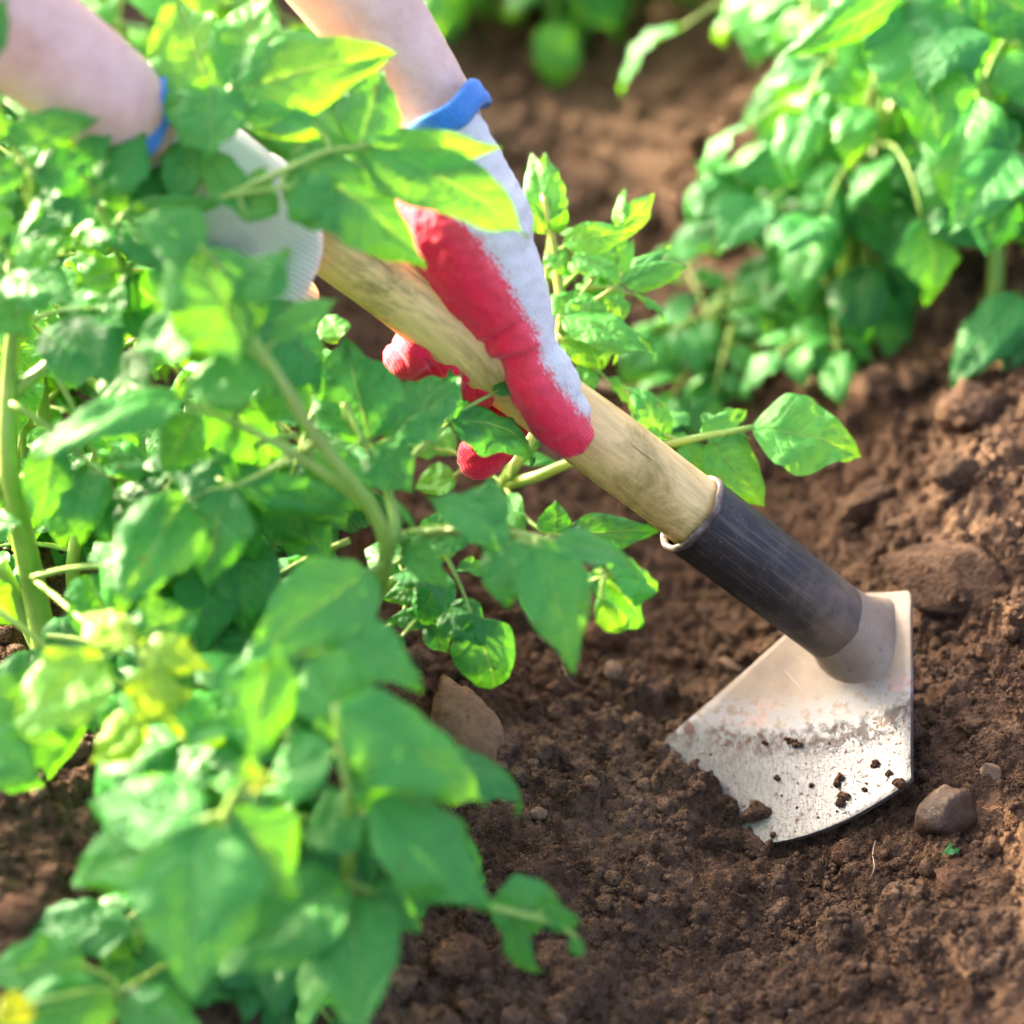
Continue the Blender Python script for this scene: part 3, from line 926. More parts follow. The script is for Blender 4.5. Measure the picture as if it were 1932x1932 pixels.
def build_person():
    root = empty('person', (-0.80, 0.92, 0.0))
    tag(root, 'person with bare forearms and red-dipped gloves gripping the hoe handle', 'person')
    # --- body, clothed, mostly outside the picture
    wr1 = W(822, 205, 1.045); wr2 = W(205, 190, .955)
    el1 = wr1 + (RIGHT * -0.135 + UPC * 0.190 + TOC * 0.03)
    el2 = wr2 + (RIGHT * -0.180 + UPC * 0.140 + TOC * 0.05)
    sh1 = Vector((-0.46, 1.10, 0.74)); sh2 = Vector((-0.66, 0.76, 0.74))
    neck = Vector((-0.56, 0.95, 0.82)); head = Vector((-0.47, 0.95, 0.94))
    chest = Vector((-0.66, 0.93, 0.70)); hip = Vector((-1.00, 0.92, 0.58))
    def lerp(a, b, t): return a + (b - a) * t
    c1 = [(W(852, 275, 1.04), 0.0156), (wr1, 0.0172), (lerp(wr1, el1, .2), 0.0225), (lerp(wr1, el1, .5), 0.0305), (lerp(wr1, el1, .75), 0.0365), (el1, 0.034), (lerp(el1, sh1, .4), 0.038), (sh1, 0.045)]
    c2 = [(W(262, 268, .985), 0.0185), (wr2, 0.0208), (lerp(wr2, el2, .2), 0.0240), (lerp(wr2, el2, .5), 0.0310), (lerp(wr2, el2, .75), 0.0365), (el2, 0.034), (lerp(el2, sh2, .4), 0.038), (sh2, 0.045)]
    tor = [(sh1, 0.06), (chest, 0.115), (sh2, 0.06)]
    nk = [(chest, 0.08), (neck, 0.05), (lerp(neck, head, .5), 0.05), (head, 0.08), (head + Vector((0.03, -0.03, 0.03)), 0.078)]
    nose = [(head + Vector((0.07, -0.07, -0.01)), 0.012), (head + Vector((0.082, -0.082, -0.025)), 0.012)]
    b = blob('body', [c1, c2, tor, nk, nose], 0.0045, M_SKIN, 8)
    attach(b, root)
    s = blob('shirt', [[(lerp(el1, sh1, .55), 0.050), (sh1, 0.068), (chest, 0.135)], [(lerp(el2, sh2, .55), 0.050), (sh2, 0.068), (chest, 0.135)], [(lerp(chest, neck, .45), 0.085), (chest, 0.135), (hip, 0.135)]], 0.009, M_SHIRT, 8)
    attach(s, root)
    f1, f2 = Vector((-0.92, 1.12, 0.06)), Vector((-0.92, 0.70, 0.06))
    k1, k2 = Vector((-0.82, 1.12, 0.38)), Vector((-0.82, 0.70, 0.38))
    t = blob('trousers', [[(hip + Vector((0.06, 0.06, 0)), 0.125), (k1, 0.075), (lerp(k1, f1, .9), 0.055)], [(hip + Vector((-0.04, -0.06, 0)), 0.125), (k2, 0.075), (lerp(k2, f2, .9), 0.055)]], 0.010, M_TROUSER, 8)
    attach(t, root)
    for f in (f1, f2):
        gz = ground_z(f.x, f.y)
        bo = blob('boot', [[(Vector((f.x, f.y, gz + 0.16)), 0.055), (Vector((f.x, f.y, gz + 0.05)), 0.05), (Vector((f.x + 0.09, f.y - 0.08, gz + 0.04)), 0.042)]], 0.008, M_BOOT, 6)
        attach(bo, root)
    hr = blob('hair', [[(head + Vector((-0.02, 0.02, 0.03)), 0.088), (head + Vector((-0.05, 0.05, -0.03)), 0.075)]], 0.008, M_HAIR, 6)
    attach(hr, root)

    # --- glove nearer the blade: thumb along the handle, fingers round the back
    main = [K(856, 272, -5, 74), K(868, 325, -5, 95), K(876, 408, -12, 128), K(903, 492, -30, 116), K(944, 562, -52, 98), K(968, 608, -66, 82)]
    thumb = [K(958, 592, -62, 80), K(985, 640, -78, 66), K(1000, 668, -84, 58), K(1020, 715, -94, 69), K(1045, 765, -102, 63), K(1066, 805, -104, 57), K(1074, 818, -104, 48)]
    heel = [K(840, 405, 10, 100), K(800, 430, 20, 84), K(778, 450, 25, 66)]
    web = [K(880, 470, 10, 100), K(930, 560, 30, 80), K(950, 640, 70, 60)]
    def finger(uk, vk, um, vm, ul, vl, ut, vt, r, dt=-10):
        return [K(uk, vk, 70, r * 1.15), K(um, vm, 128, r * 1.08), K((um + ul) / 2, (vm + vl) / 2 + 12, 120, r), K(ul, vl, 55, r * 1.02), K(ut, vt, dt, r * 0.92)]
    fingers = [finger(835, 495, 795, 600, 758, 680, 788, 668, 38, -14), finger(890, 530, 850, 630, 818, 722, 852, 704, 46, -18), finger(930, 580, 900, 670, 880, 752, 912, 732, 40, -14)]
    index = [K(960, 620, 70, 52), K(985, 690, 110, 50), K(968, 770, 100, 48), K(930, 835, 70, 48), K(905, 862, 50, 46)]
    g = blob('glove', [main, thumb, heel, web, index] + fingers, 0.0014, M_GLOVE, 5, 0.5)
    g['label'] = 'knit glove with red dipped thumb lying along the handle'
    attach(g, root)
    poly = [(700, 330), (790, 348), (832, 372), (880, 420), (930, 480), (962, 530), (990, 585), (1015, 620), (1024, 660), (1035, 695), (1062, 730), (1092, 765), (1112, 785), (1160, 800)]
    def extra(coat, u, v, d):
        coat = np.where(v < 335, -np.abs(coat), coat)
        axis_v = 1203 - (1616 - u) * 0.733
        below = (v - axis_v) > 25
        return np.where(below, 200, coat)
    glove_attrs(g, poly, (0.50, 0.866), extra, [(945, 632, -0.55, 7, -0.0030, 42), (975, 676, -0.15, 7, -0.0026, 40), (1000, 640, 0.5, 9, 0.0012, 30), (985, 655, -0.3, 9, 0.0016, 45), (1005, 712, -0.25, 9, -0.0014, 40), (930, 600, -0.8, 10, -0.0010, 40), (1030, 745, -0.3, 8, -0.0010, 35), (812, 690, 1.6, 5, -0.0022, 18), (880, 718, 1.6, 5, -0.0022, 16), (745, 660, 1.6, 5, -0.0016, 18), (850, 690, 0.6, 4, -0.0010, 40), (850, 708, 0.6, 4, -0.0010, 40), (900, 850, -0.3, 4, -0.0009, 40), (905, 868, -0.3, 4, -0.0009, 40)])
    # blue hem of the glove
    def hem(p0, p1, p2, r0, name='cuff', parent=None):
        axis = (p2 - p0).normalized()
        rows = [(-0.0050, -0.001), (-0.0056, 0.0008), (-0.0040, 0.0018), (-0.0010, 0.0014), (0.0020, 0.0018), (0.0050, 0.0012), (0.0060, -0.0006), (0.0, -0.0014), (-0.005, -0.001)]
        a = axis.orthogonal().normalized(); b_ = axis.cross(a)
        NSg = 96; V = []; F = []
        for i, (zz, rr) in enumerate(rows):
            for k in range(NSg):
                an = 2 * math.pi * k / NSg
                w = 1 + 0.012 * math.sin(5 * an) + 0.010 * math.sin(9 * an + 1) + 0.016 * (k % 2)
                V.append(p1 + axis * (zz + 0.0010 * math.sin(4 * an + 0.5)) + (a * math.cos(an) + b_ * math.sin(an)) * (r0 * w + rr))
        for i in range(len(rows) - 1):
            for k in range(NSg):
                k2 = (k + 1) % NSg
                F.append((i * NSg + k, i * NSg + k2, (i + 1) * NSg + k2, (i + 1) * NSg + k))
        c = mesh_obj(name, V, F, M_CUFF)
        c.parent = parent; c.matrix_parent_inverse = Matrix.Translation(-Vector(root.location)).inverted() @ Matrix.Translation(-Vector(root.location))
        return c
    hem(W(796, 172, 1.036), W(838, 224, 1.036), W(872, 274, 1.040), 0.0180, 'cuff', g)
    # --- glove higher up the handle
    back = [(W(232, 256, .975), 0.0165), (W(300, 292, .985), 0.0205), K(385, 340, -55, 116), K(455, 388, -60, 112), K(505, 425, -55, 92)]
    fs = []
    for i in range(4):
        ox, oy = -70 * i, -50 * i
        fs.append([K(500 + ox, 335 + oy, -40, 50), K(545 + ox, 385 + oy, -88, 50), K((564 if i == 0 else 548) + ox, 470 + oy, -108, 47), K(530 + ox, 545 + oy, -80, 45), K(500 + ox, 580 + oy, -20, 42)])
    th = [K(420, 420, 20, 70), K(500, 520, 50, 52), K(560, 560, 60, 44)]
    g2 = blob('glove', [back, th] + fs, 0.0016, M_GLOVE, 5, 0.5)
    g2['label'] = 'white knit glove half hidden behind potato leaves'
    attach(g2, root)
    poly2 = [(100, 330), (180, 420), (300, 520), (420, 590), (520, 640), (640, 700)]
    glove_attrs(g2, poly2, (0.86, 0.5), None, None, 0.58)
    hem(W(160, 160, .960), W(236, 228, .968), W(300, 290, .985), 0.0212, 'cuff', g2)
build_person()

# ------------------------------------------------------------------ leaves
def prof(t):
    return (t ** 0.60) * ((1 - t) ** (0.74 + 0.42 * t)) / 0.3650

def leaf_geo(L, wid, arch, fold, wave, seed, nt=16, ns=8, tipcurl=0.0, twist=0.0):
    """leaflet in local space: +Y to the tip, X across, Z the upper face"""
    rng = random.Random(seed)
    ph = rng.uniform(0, 6.28); ph2 = rng.uniform(0, 6.28); asym = rng.uniform(-0.08, 0.08)
    V, UV, F = [], [], []
    TT = 0.5 - 0.5 * np.cos(np.pi * (np.arange(nt + 1) / nt) ** 0.92); SS = np.linspace(-1, 1, ns + 1)
    GT, GS = np.meshgrid(TT, SS, indexing='ij')
    sd = (seed % 977) * 0.73
    puck = pnoise(GT * 5.5 + sd, GS * 2.1 + sd * 1.7) * 0.050 + pnoise(GT * 11 + sd * 2.1, GS * 4.2 + sd) * 0.028
    ruf = rng.uniform(0.7, 1.6); rol = rng.uniform(0.0, 0.16); curl = rng.uniform(0.0, 0.10)
    for i in range(nt + 1):
        t = 0.5 - 0.5 * math.cos(math.pi * (i / nt) ** 0.92)
        w = 0.5 * wid * prof(min(max(t, 0.004), 0.9985)) * (1 + 0.06 * math.sin(9 * t + ph) + 0.035 * math.sin(21 * t + ph2))
        for k in range(ns + 1):
            s = -1 + 2 * k / ns
            x = s * w * (1 + asym * s)
            y = L * t - 0.06 * wid * abs(s) * (1 - t) * 0.0
            a = abs(s)
            z = arch * L * (4 * t * (1 - t)) + fold * a * w * (1 - 0.75 * a)
            z -= 0.009 * wid * math.cos((t * 7.2 - a ** 0.8 * 1.7) * 2 * math.pi) * a * (1 - a * 0.5) * min(1, w * 3 / max(wid, 1e-6)) * 0.55
            z += 1.7 * wave * wid * a * a * (math.sin(11 * t + ph + (1.5 if s > 0 else 0)) * 0.5 + math.sin(5.3 * t + ph2 - (2 if s > 0 else 0)) * 0.6)
            if tipcurl and t > 0.45:
                q = (t - 0.45) / 0.55
                z -= tipcurl * L * q * q
                y -= abs(tipcurl) * L * 0.5 * q * q * q
            if twist:
                an = twist * t; x, z = x * math.cos(an) - z * math.sin(an), x * math.sin(an) + z * math.cos(an)
            z += 0.035 * wid * a * math.sin(3.1 * s + 7 * t + ph2) * math.sin(8.3 * t + ph) + 0.02 * wid * math.sin(5.0 * s + ph) * math.sin(13 * t + ph2) * min(1, 4 * t, 6 * (1 - t))
            z += wid * (float(puck[i, k]) * min(1, 5 * t, 6 * (1 - t)) + ruf * 0.030 * a ** 3 * math.sin(27 * t + ph + 2.1 * s) - rol * a ** 4 * min(1, 3 * t, 3 * (1 - t)))
            z -= curl * L * t * t
            V.append((x, y, z)); UV.append((k / ns, t))
    n = ns + 1
    for i in range(nt):
        for k in range(ns):
            F.append((i * n + k, i * n + k + 1, (i + 1) * n + k + 1, (i + 1) * n + k))
    return V, F, UV

def frame_mat(base, tip, nrm_hint, roll):
    y = (tip - base).normalized()
    z = nrm_hint - y * nrm_hint.dot(y)
    if z.length < 1e-3: z = y.orthogonal()
    z.normalize()
    z = Quaternion(y, R(roll)) @ z
    x = y.cross(z)
    m = Matrix((x, y, z)).transposed().to_4x4()
    m.translation = base
    return m

class Plant:
    def __init__(self, name, base, label, cat='plant', group=None):
        self.root = empty(name, base)
        tag(self.root, label, cat, group)
        self.base = Vector(base)
        self.inv = Matrix.Translation(-self.base)
    def stem(self, pts, r0, r1, name='stem', n=8):
        q = smooth_path([tuple(p) for p in pts], 5)
        rr = [r0 + (r1 - r0) * i / (len(q) - 1) for i in range(len(q))]
        V, F = tube_geo([Vector(p) for p in q], rr, n)
        o = mesh_obj(name, V, F, M_STEM)
        o.parent = self.root; o.matrix_parent_inverse = self.inv
        return o
    def leaf(self, rachis, leaflets, r0=0.0016, r1=0.0008):
        """rachis [(u,v,d)..]; leaflets (u0,v0,d0,u1,v1,d1,width_px,roll,arch,tint[,tipcurl])"""
        q = [Vector(p) for p in smooth_path([tuple(W(*p)) for p in rachis], 5)]
        V, F = tube_geo(q, [r0 + (r1 - r0) * i / (len(q) - 1) for i in range(len(q))], 7)
        for lf in leaflets:
            b = W(*lf[0:3]); nb = min(q, key=lambda p: (p - b).length)
            dist = (nb - b).length
            if 0.001 < dist < 0.05:
                tp = W(*lf[3:6]); dirn = (tp - b).normalized()
                pts = [Vector(p) for p in smooth_path([tuple(nb), tuple((nb + b) / 2 - dirn * dist * 0.1), tuple(b + dirn * 0.002)], 3)]
                v2, f2 = tube_geo(pts, [r1] * len(pts), 6)
                o_ = len(V); V += v2; F += [tuple(i + o_ for i in x) for x in f2]
        ra = mesh_obj('leaf', V, F, M_STEM)
        ra.parent = self.root; ra.matrix_parent_inverse = self.inv
        for lf in leaflets:
            self.leaflet(ra, *lf)
        return ra
    def leaflet(self, parent, u0, v0, d0, u1, v1, d1, wpx, roll=0, arch=0.05, tint=0.4, tipcurl=0.0, fold=0.22):
        b, t = W(u0, v0, d0), W(u1, v1, d1)
        L = (t - b).length
        wid = wpx * (d0 + d1) / 2 / FPX
        seed = int(u0 * 7 + v0 * 13 + u1)
        V, F, UV = leaf_geo(L, wid, arch, fold, 0.055, seed, 24, 14, tipcurl)
        o = mesh_obj('leaflet', V, F, M_LEAF, None, True, UV)
        o.parent = parent
        o.matrix_basis = frame_mat(b, t, TOC * 0.75 + Vector((0, 0, 1)) * 0.55, roll)
        o['tint'] = float(tint)
        return o

# ------------------------------------------------------------------ generated foliage (shared leaflet meshes)
def make_lib():
    lib = []
    for k in range(14):
        rng = random.Random(100 + k)
        V, F, UV = leaf_geo(1.0, rng.uniform(0.58, 0.78), rng.uniform(0.02, 0.12), rng.uniform(0.1, 0.35), 0.06, 50 + k, 16, 10, rng.uniform(0.0, 0.28))
        me = bpy.data.meshes.new('leaflet')
        me.from_pydata(V, [], F)
        me.polygons.foreach_set('use_smooth', [True] * len(me.polygons))
        l = me.uv_layers.new(name='UVMap')
        idx = np.empty(len(me.loops), int); me.loops.foreach_get('vertex_index', idx)
        l.data.foreach_set('uv', np.asarray(UV, float)[idx].ravel())
        me.materials.append(M_LEAF); me.update()
        lib.append(me)
    return lib
LIB = make_lib()

def gen_leaf(plant, p0, dirn, length, size, rng, tint, pairs=2, droop=0.5):
    dirn = dirn.normalized()
    pts = []
    for i in range(6):
        t = i / 5
        pts.append(p0 + dirn * length * t - Vector((0, 0, 1)) * length * droop * t * t)
    q = [Vector(p) for p in smooth_path([tuple(p) for p in pts], 2)]
    V, F = tube_geo(q, [0.0013 - 0.0007 * i / (len(q) - 1) for i in range(len(q))], 6)
    ra = mesh_obj('leaf', V, F, M_STEM)
    ra.parent = plant.root; ra.matrix_parent_inverse = plant.inv
    def put(b, d, L, up):
        o = bpy.data.objects.new('leaflet', rng.choice(LIB)); COL.objects.link(o)
        o.parent = ra
        m = frame_mat(b, b + d, up, rng.uniform(-25, 25))
        o.matrix_basis = m @ Matrix.Diagonal((L * rng.uniform(0.9, 1.1), L, L, 1))
        o['tint'] = float(min(1, max(0, tint + rng.uniform(-.2, .2))))
    up = Vector((0, 0, 1))
    tan = (q[-1] - q[-2]).normalized()
    put(q[-1], (tan - up * 0.15).normalized(), size, up + dirn * 0.2)
    for k in range(pairs):
        f = 0.45 + 0.5 * k / max(1, pairs - 0.3)
        b = q[min(len(q) - 1, int(f * (len(q) - 1)))]
        side = tan.cross(up).normalized()
        for s in (-1, 1):
            d = (tan * 0.5 + side * s * 0.9 - up * rng.uniform(0.0, 0.35)).normalized()
            put(b + d * 0.004, d, size * rng.uniform(0.62, 0.85), up + Vector((rng.uniform(-.3, .3), rng.uniform(-.3, .3), 0)))
    return ra

def gen_plant(name, base, label, height, nstem, nleaf, size, seed, tint=0.35, lean=Vector((0, 0, 0)), spread=0.5, group=None, cat='plant', pairs=2, plant=None, facing=None):
    rng = random.Random(seed)
    P = plant or Plant(name, base, label, cat, group)
    base = Vector(base)
    for s in range(nstem):
        az = rng.uniform(0, 6.283)
        out = Vector((math.cos(az), math.sin(az), 0)) * spread * rng.uniform(0.3, 1.0) + lean
        h = height * rng.uniform(0.75, 1.05)
        b = base + Vector((rng.uniform(-.012, .012), rng.uniform(-.012, .012), -0.008))
        pts = [b, b + out * h * 0.25 + Vector((0, 0, h * 0.38)), b + out * h * 0.6 + Vector((0, 0, h * 0.72)), b + out * h + Vector((0, 0, h))]
        P.stem(pts, 0.0042, 0.0009)
        q = smooth_path([tuple(p) for p in pts], 6)
        for k in range(nleaf):
            f = 0.30 + 0.70 * (k + rng.random() * 0.6) / nleaf
            p = Vector(q[min(len(q) - 1, int(f * (len(q) - 1)))])
            a2 = az + 2.4 * k + rng.uniform(-.5, .5)
            if facing is not None and rng.random() < 0.6:
                a2 = facing + rng.uniform(-1.0, 1.0)
            el = rng.uniform(-0.1, 0.7)
            d = Vector((math.cos(a2) * math.cos(el), math.sin(a2) * math.cos(el), math.sin(el)))
            if k == nleaf - 1: p = Vector(q[-1])
            gen_leaf(P, p, d, size * rng.uniform(0.9, 1.6), size * rng.uniform(0.8, 1.15) * (1.05 - 0.3 * f), rng, tint + 0.25 * f, pairs, rng.uniform(0.2, 0.7))
    return P

# ------------------------------------------------------------------ hand-laid plants
GL = 'potato plants of the near row'
# plant at the bottom corner
p = ground_hit(430, 1840)
A = Plant('potato_plant', p, 'blurred potato plant with broad drooping leaves in the lower corner', 'plant', GL)
sA = [(430, 1840, cam_px(p)[2]), (420, 1740, 0.97), (405, 1620, 0.91), (430, 1530, 0.87), (455, 1475, 0.86)]
A.stem([p - Vector((0, 0, .01))] + [W(*q) for q in sA[1:]], 0.0046, 0.0012)
A.leaf([(405, 1620, .91), (390, 1580, .885), (378, 1555, .875)], [
    (376, 1556, .875, 359, 1884, .845, 246, 0, .03, .42, .05),
    (382, 1545, .875, 160, 1512, .90, 172, 15, .06, .45),
    (300, 1590, .88, 124, 1672, .90, 128, -12, .05, .40),
    (440, 1530, .875, 562, 1700, .88, 168, -10, .07, .38)])
A.leaf([(430, 1530, .87), (450, 1490, .86), (470, 1480, .855)], [
    (470, 1482, .855, 520, 1470, .85, 40, 0, .1, 1.5), (455, 1480, .855, 395, 1475, .855, 42, 30, .1, .95), (465, 1470, .855, 470, 1425, .85, 40, 0, .1, .95)], .0014)  # yellowest leaflet has a backlit glow painted in by its tint
A.leaf([(420, 1740, .97), (340, 1755, .94), (250, 1760, .93)], [
    (247, 1760, .93, 26, 1727, .94, 122, 10, .05, .22), (255, 1795, .935, 425, 1888, .93, 118, 5, .06, .25), (262, 1785, .935, 165, 1880, .94, 84, 0, .05, .62)])
A.leaf([(420, 1740, .97), (330, 1810, .93), (230, 1870, .90)], [
    (160, 1818, .905, -40, 1840, .90, 128, 5, .05, .35), (222, 1880, .90, -20, 1945, .88, 140, -5, .05, .40), (228, 1890, .90, 395, 1960, .89, 120, 8, .05, .33), (60, 1890, .875, -10, 1925, .865, 70, 0, .05, 1.5)])  # last leaflet: sunlit yellow put in through tint
# second stem of the corner plant: the cluster in the middle bottom
p2 = ground_hit(640, 1900)
A.stem([p2 - Vector((0, 0, .01)), W(650, 1780, .97), W(655, 1660, .92), W(660, 1560, .90), W(655, 1480, .885)], 0.0038, 0.0012)
A.leaf([(655, 1670, .92), (656, 1664, .905), (654, 1660, .90)], [
    (652, 1664, .90, 408, 1836, .88, 205, 12, .05, .38), (662, 1684, .90, 680, 1955, .87, 182, -5, .05, .34),
    (700, 1680, .905, 800, 1762, .91, 84, 0, .06, .25), (690, 1690, .92, 742, 1790, .93, 80, 10, .06, .2), (640, 1760, .92, 560, 1960, .91, 90, 40, .08, .55)])
A.leaf([(660, 1560, .90), (685, 1525, .895), (708, 1512, .89)], [
    (704, 1510, .89, 925, 1722, .89, 190, -14, .06, .36), (690, 1525, .895, 560, 1585, .90, 150, 14, .06, .33), (676, 1530, .895, 760, 1600, .91, 110, 0, .05, .25)])
A.leaf([(850, 1690, .93), (910, 1705, .925), (970, 1722, .925), (1040, 1740, .925), (1090, 1770, .925)], [
    (925, 1708, .925, 1080, 1712, .935, 120, 28, .05, .25, .12), (968, 1722, .925, 1000, 1868, .93, 74, 50, .10, .3, .25), (1015, 1720, .925, 1108, 1755, .925, 54, 35, .1, .35, .3), (1085, 1765, .925, 1095, 1822, .93, 30, 20, .1, .4, .4)])
A.leaf([(655, 1480, .885), (640, 1400, .885), (632, 1330, .885)], [
    (634, 1335, .885, 922, 1512, .90, 186, -16, .06, .42), (636, 1420, .885, 800, 1530, .91, 120, -10, .05, .28), (630, 1420, .885, 470, 1500, .90, 130, 10, .05, .3)])

# plant of the middle
p = ground_hit(600, 1330)
B = Plant('potato_plant', p, 'big potato plant whose forked pale stems cross in front of the gloves', 'plant', GL)
B.stem([p - Vector((0, 0, .012)), W(680, 1190, 1.03), W(728, 1060, .975), W(700, 960, .95), W(600, 830, .93), W(520, 700, .92), W(455, 600, .915), W(430, 520, .91)], 0.0038, 0.0011)
B.stem([W(728, 1062, .975), W(745, 1000, .97), W(732, 930, .975), W(690, 840, .98), W(650, 760, .985)], 0.0026, 0.0009)
B.stem([W(705, 965, .952), W(600, 885, .94), W(470, 810, .93), W(350, 760, .93)], 0.0021, 0.0010)
B.stem([ground_hit(640, 1260), W(690, 1140, 1.07), W(760, 1090, 1.06), W(850, 1040, 1.03)], 0.0042, 0.0024)
B.stem([W(740, 1020, .975), W(800, 1005, .975), W(900, 1000, .97), W(1010, 1015, .965), W(1120, 1045, .965)], 0.0024, 0.0014)
# leaves of the forking stem
B.leaf([(728, 1062, .975), (700, 1075, .95), (660, 1100, .93)], [
    (700, 1080, .93, 452, 1258, .89, 176, -8, .06, .40), (640, 1190, .91, 800, 1296, .905, 128, -18, .07, .42), (598, 1238, .90, 694, 1428, .895, 156, 16, .07, .50, .1), (505, 1215, .90, 478, 1448, .895, 140, -10, .07, .36)])
B.leaf([(430, 520, .91), (400, 490, .905), (380, 470, .90)], [
    (470, 655, .915, 330, 432, .90, 212, 14, .06, .48), (440, 560, .91, 545, 470, .91, 120, -10, .06, .42), (385, 470, .905, 250, 405, .91, 120, 5, .06, .4), (400, 600, .915, 250, 660, .93, 130, 0, .06, .3)])
B.leaf([(520, 700, .92), (470, 660, .92), (400, 620, .92)], [(500, 690, .92, 330, 740, .92, 120, 0, .06, .6), (520, 640, .915, 640, 560, .93, 60, 0, .1, .7)])
B.leaf([(350, 760, .93), (340, 750, .93), (330, 748, .93)], [
    (352, 752, .93, 36, 862, .915, 128, 22, .10, .46, .06), (370, 780, .93, 300, 905, .95, 100, -20, .06, .25), (400, 770, .93, 470, 690, .94, 100, 0, .05, .5)])
B.leaf([(650, 760, .985), (660, 800, .985), (690, 835, .985)], [
    (698, 835, .985, 648, 632, 1.0, 186, 6, .05, .22), (735, 835, .985, 872, 700, 1.02, 132, -12, .06, .30), (700, 845, .975, 780, 930, .97, 110, 0, .06, .42), (660, 850, .97, 590, 960, .97, 110, 0, .06, .38)])
B.leaf([(732, 930, .975), (780, 860, 1.0), (845, 800, 1.03)], [
    (842, 790, 1.03, 1045, 850, 1.05, 118, -22, .08, .16, .15), (850, 795, 1.03, 850, 690, 1.04, 40, 20, .1, .2), (930, 740, 1.045, 985, 730, 1.05, 34, 0, .1, .3)])
B.leaf([(800, 1005, .975), (850, 1000, .965), (905, 985, .955)], [
    (962, 1018, .955, 806, 938, .955, 116, 20, .08, .46), (900, 1000, .955, 930, 895, .965, 100, 0, .06, .42), (760, 1010, .975, 845, 1110, .965, 70, 30, .1, .55)])
B.leaf([(1010, 1015, .965), (1010, 1022, .96), (1008, 1030, .955)], [
    (960, 1018, .955, 950, 1150, .95, 116, 12, .08, .34, .06), (1012, 1022, .955, 1092, 1270, .945, 138, -10, .06, .55, .04), (1040, 1035, .955, 1236, 1068, .975, 92, -24, .10, .30, .12)])
B.leaf([(1120, 1045, .965), (1140, 1070, .985), (1160, 1090, 1.0)], [
    (1120, 1075, 1.0, 1225, 1192, 1.02, 124, -10, .10, .25, .1), (1150, 1090, 1.0, 1250, 1110, 1.02, 90, 0, .1, .6), (1130, 1130, .99, 1192, 1218, 1.0, 56, 40, .1, .95, .3), (1100, 1100, 1.0, 1010, 1190, 1.02, 90, 0, .06, .7)])
B.leaf([(640, 1260, 1.09), (700, 1200, 1.06), (800, 1150, 1.04)], [
    (820, 1165, 1.03, 728, 1168, 1.03, 48, 0, .06, .15), (808, 1178, 1.03, 846, 1232, 1.03, 56, 0, .06, .20), (835, 1140, 1.03, 918, 1218, 1.02, 92, -5, .06, .16), (830, 1100, 1.03, 720, 1130, 1.03, 62, 0, .1, .2), (760, 1060, 1.06, 700, 1085, 1.06, 44, 0, .1, .1), (760, 1200, 1.02, 720, 1240, 1.02, 40, 0, .1, .35)])
# leaves hung round the mid-left
B.leaf([(600, 830, .93), (520, 880, .95), (440, 920, .95)], [
    (430, 915, .95, 385, 1112, .95, 140, 10, .06, .15), (440, 910, .95, 700, 962, .98, 78, 40, .14, .25), (350, 940, .95, 218, 1150, .92, 165, -8, .06, .42), (420, 905, .955, 320, 890, .96, 110, 20, .06, .12), (500, 900, .955, 600, 1040, .99, 110, 0, .06, .08), (470, 930, .96, 430, 1090, 1.0, 120, 0, .06, .04)])

# plant at the edge, thick upright stems
p = ground_hit(100, 1290)
C = Plant('potato_plant', p, 'tall potato plant with a thick brown-green stem at the picture edge', 'plant', GL)
C.stem([p - Vector((0, 0, .012)), W(60, 1090, 1.04), W(18, 880, 1.0), W(20, 700, .985), W(40, 520, .97), W(60, 400, .96)], 0.0060, 0.0016)
C.stem([W(20, 745, .99), W(90, 690, .985), W(170, 620, .98), W(235, 520, .97), W(300, 420, .96)], 0.0030, 0.0012)
C.stem([W(18, 880, 1.0), W(-30, 980, 1.02), W(-60, 1080, 1.04)], 0.003, 0.002)
C.stem([p + Vector((0.004, 0.0, -.01)), W(40, 1150, 1.05), W(0, 1060, 1.04)], 0.004, 0.003)
C.leaf([(300, 420, .96), (350, 388, .95), (430, 370, .945), (560, 350, .94)], [
    (548, 300, .95, 818, 490, .95, 190, -12, .06, .34, .03), (470, 420, .945, 500, 310, .95, 96, 10, .05, .40), (455, 395, .945, 380, 260, .955, 80, 0, .05, .5), (560, 345, .94, 640, 420, .94, 120, 0, .06, .4)])
C.leaf([(430, 370, .945), (540, 320, .945), (620, 285, .95), (700, 275, .955)], [
    (690, 272, .955, 1012, 440, .965, 158, -6, .06, .52, .04), (690, 285, .955, 955, 278, .97, 76, 30, .10, .75), (680, 270, .955, 722, 128, .97, 122, 10, .06, .3), (600, 235, .955, 440, 222, .96, 76, 10, .06, .28)])
C.leaf([(300, 420, .96), (350, 320, .96), (400, 240, .96), (430, 180, .96)], [
    (425, 178, .96, 752, 100, .97, 158, 14, .08, .72), (400, 190, .96, 330, -20, .975, 190, 6, .05, .75), (440, 165, .96, 500, -30, .975, 136, -8, .05, .75), (396, 160, .955, 388, 302, .94, 168, -10, .07, .42), (460, 205, .955, 610, 260, .96, 70, 20, .08, .8), (345, 240, .96, 260, 170, .97, 80, 20, .08, .65), (360, 260, .96, 330, 390, .95, 90, 0, .07, .45)])
C.leaf([(235, 520, .97), (215, 440, .965), (235, 400, .96)], [
    (238, 402, .96, 236, 236, .97, 128, 10, .05, .45), (240, 400, .96, 345, 300, .965, 90, 0, .05, .4), (240, 400, .955, 440, 376, .945, 56, 40, .1, .5), (250, 420, .96, 330, 520, .95, 110, 0, .06, .4), (225, 420, .96, 130, 470, .96, 90, 0, .06, .4)])
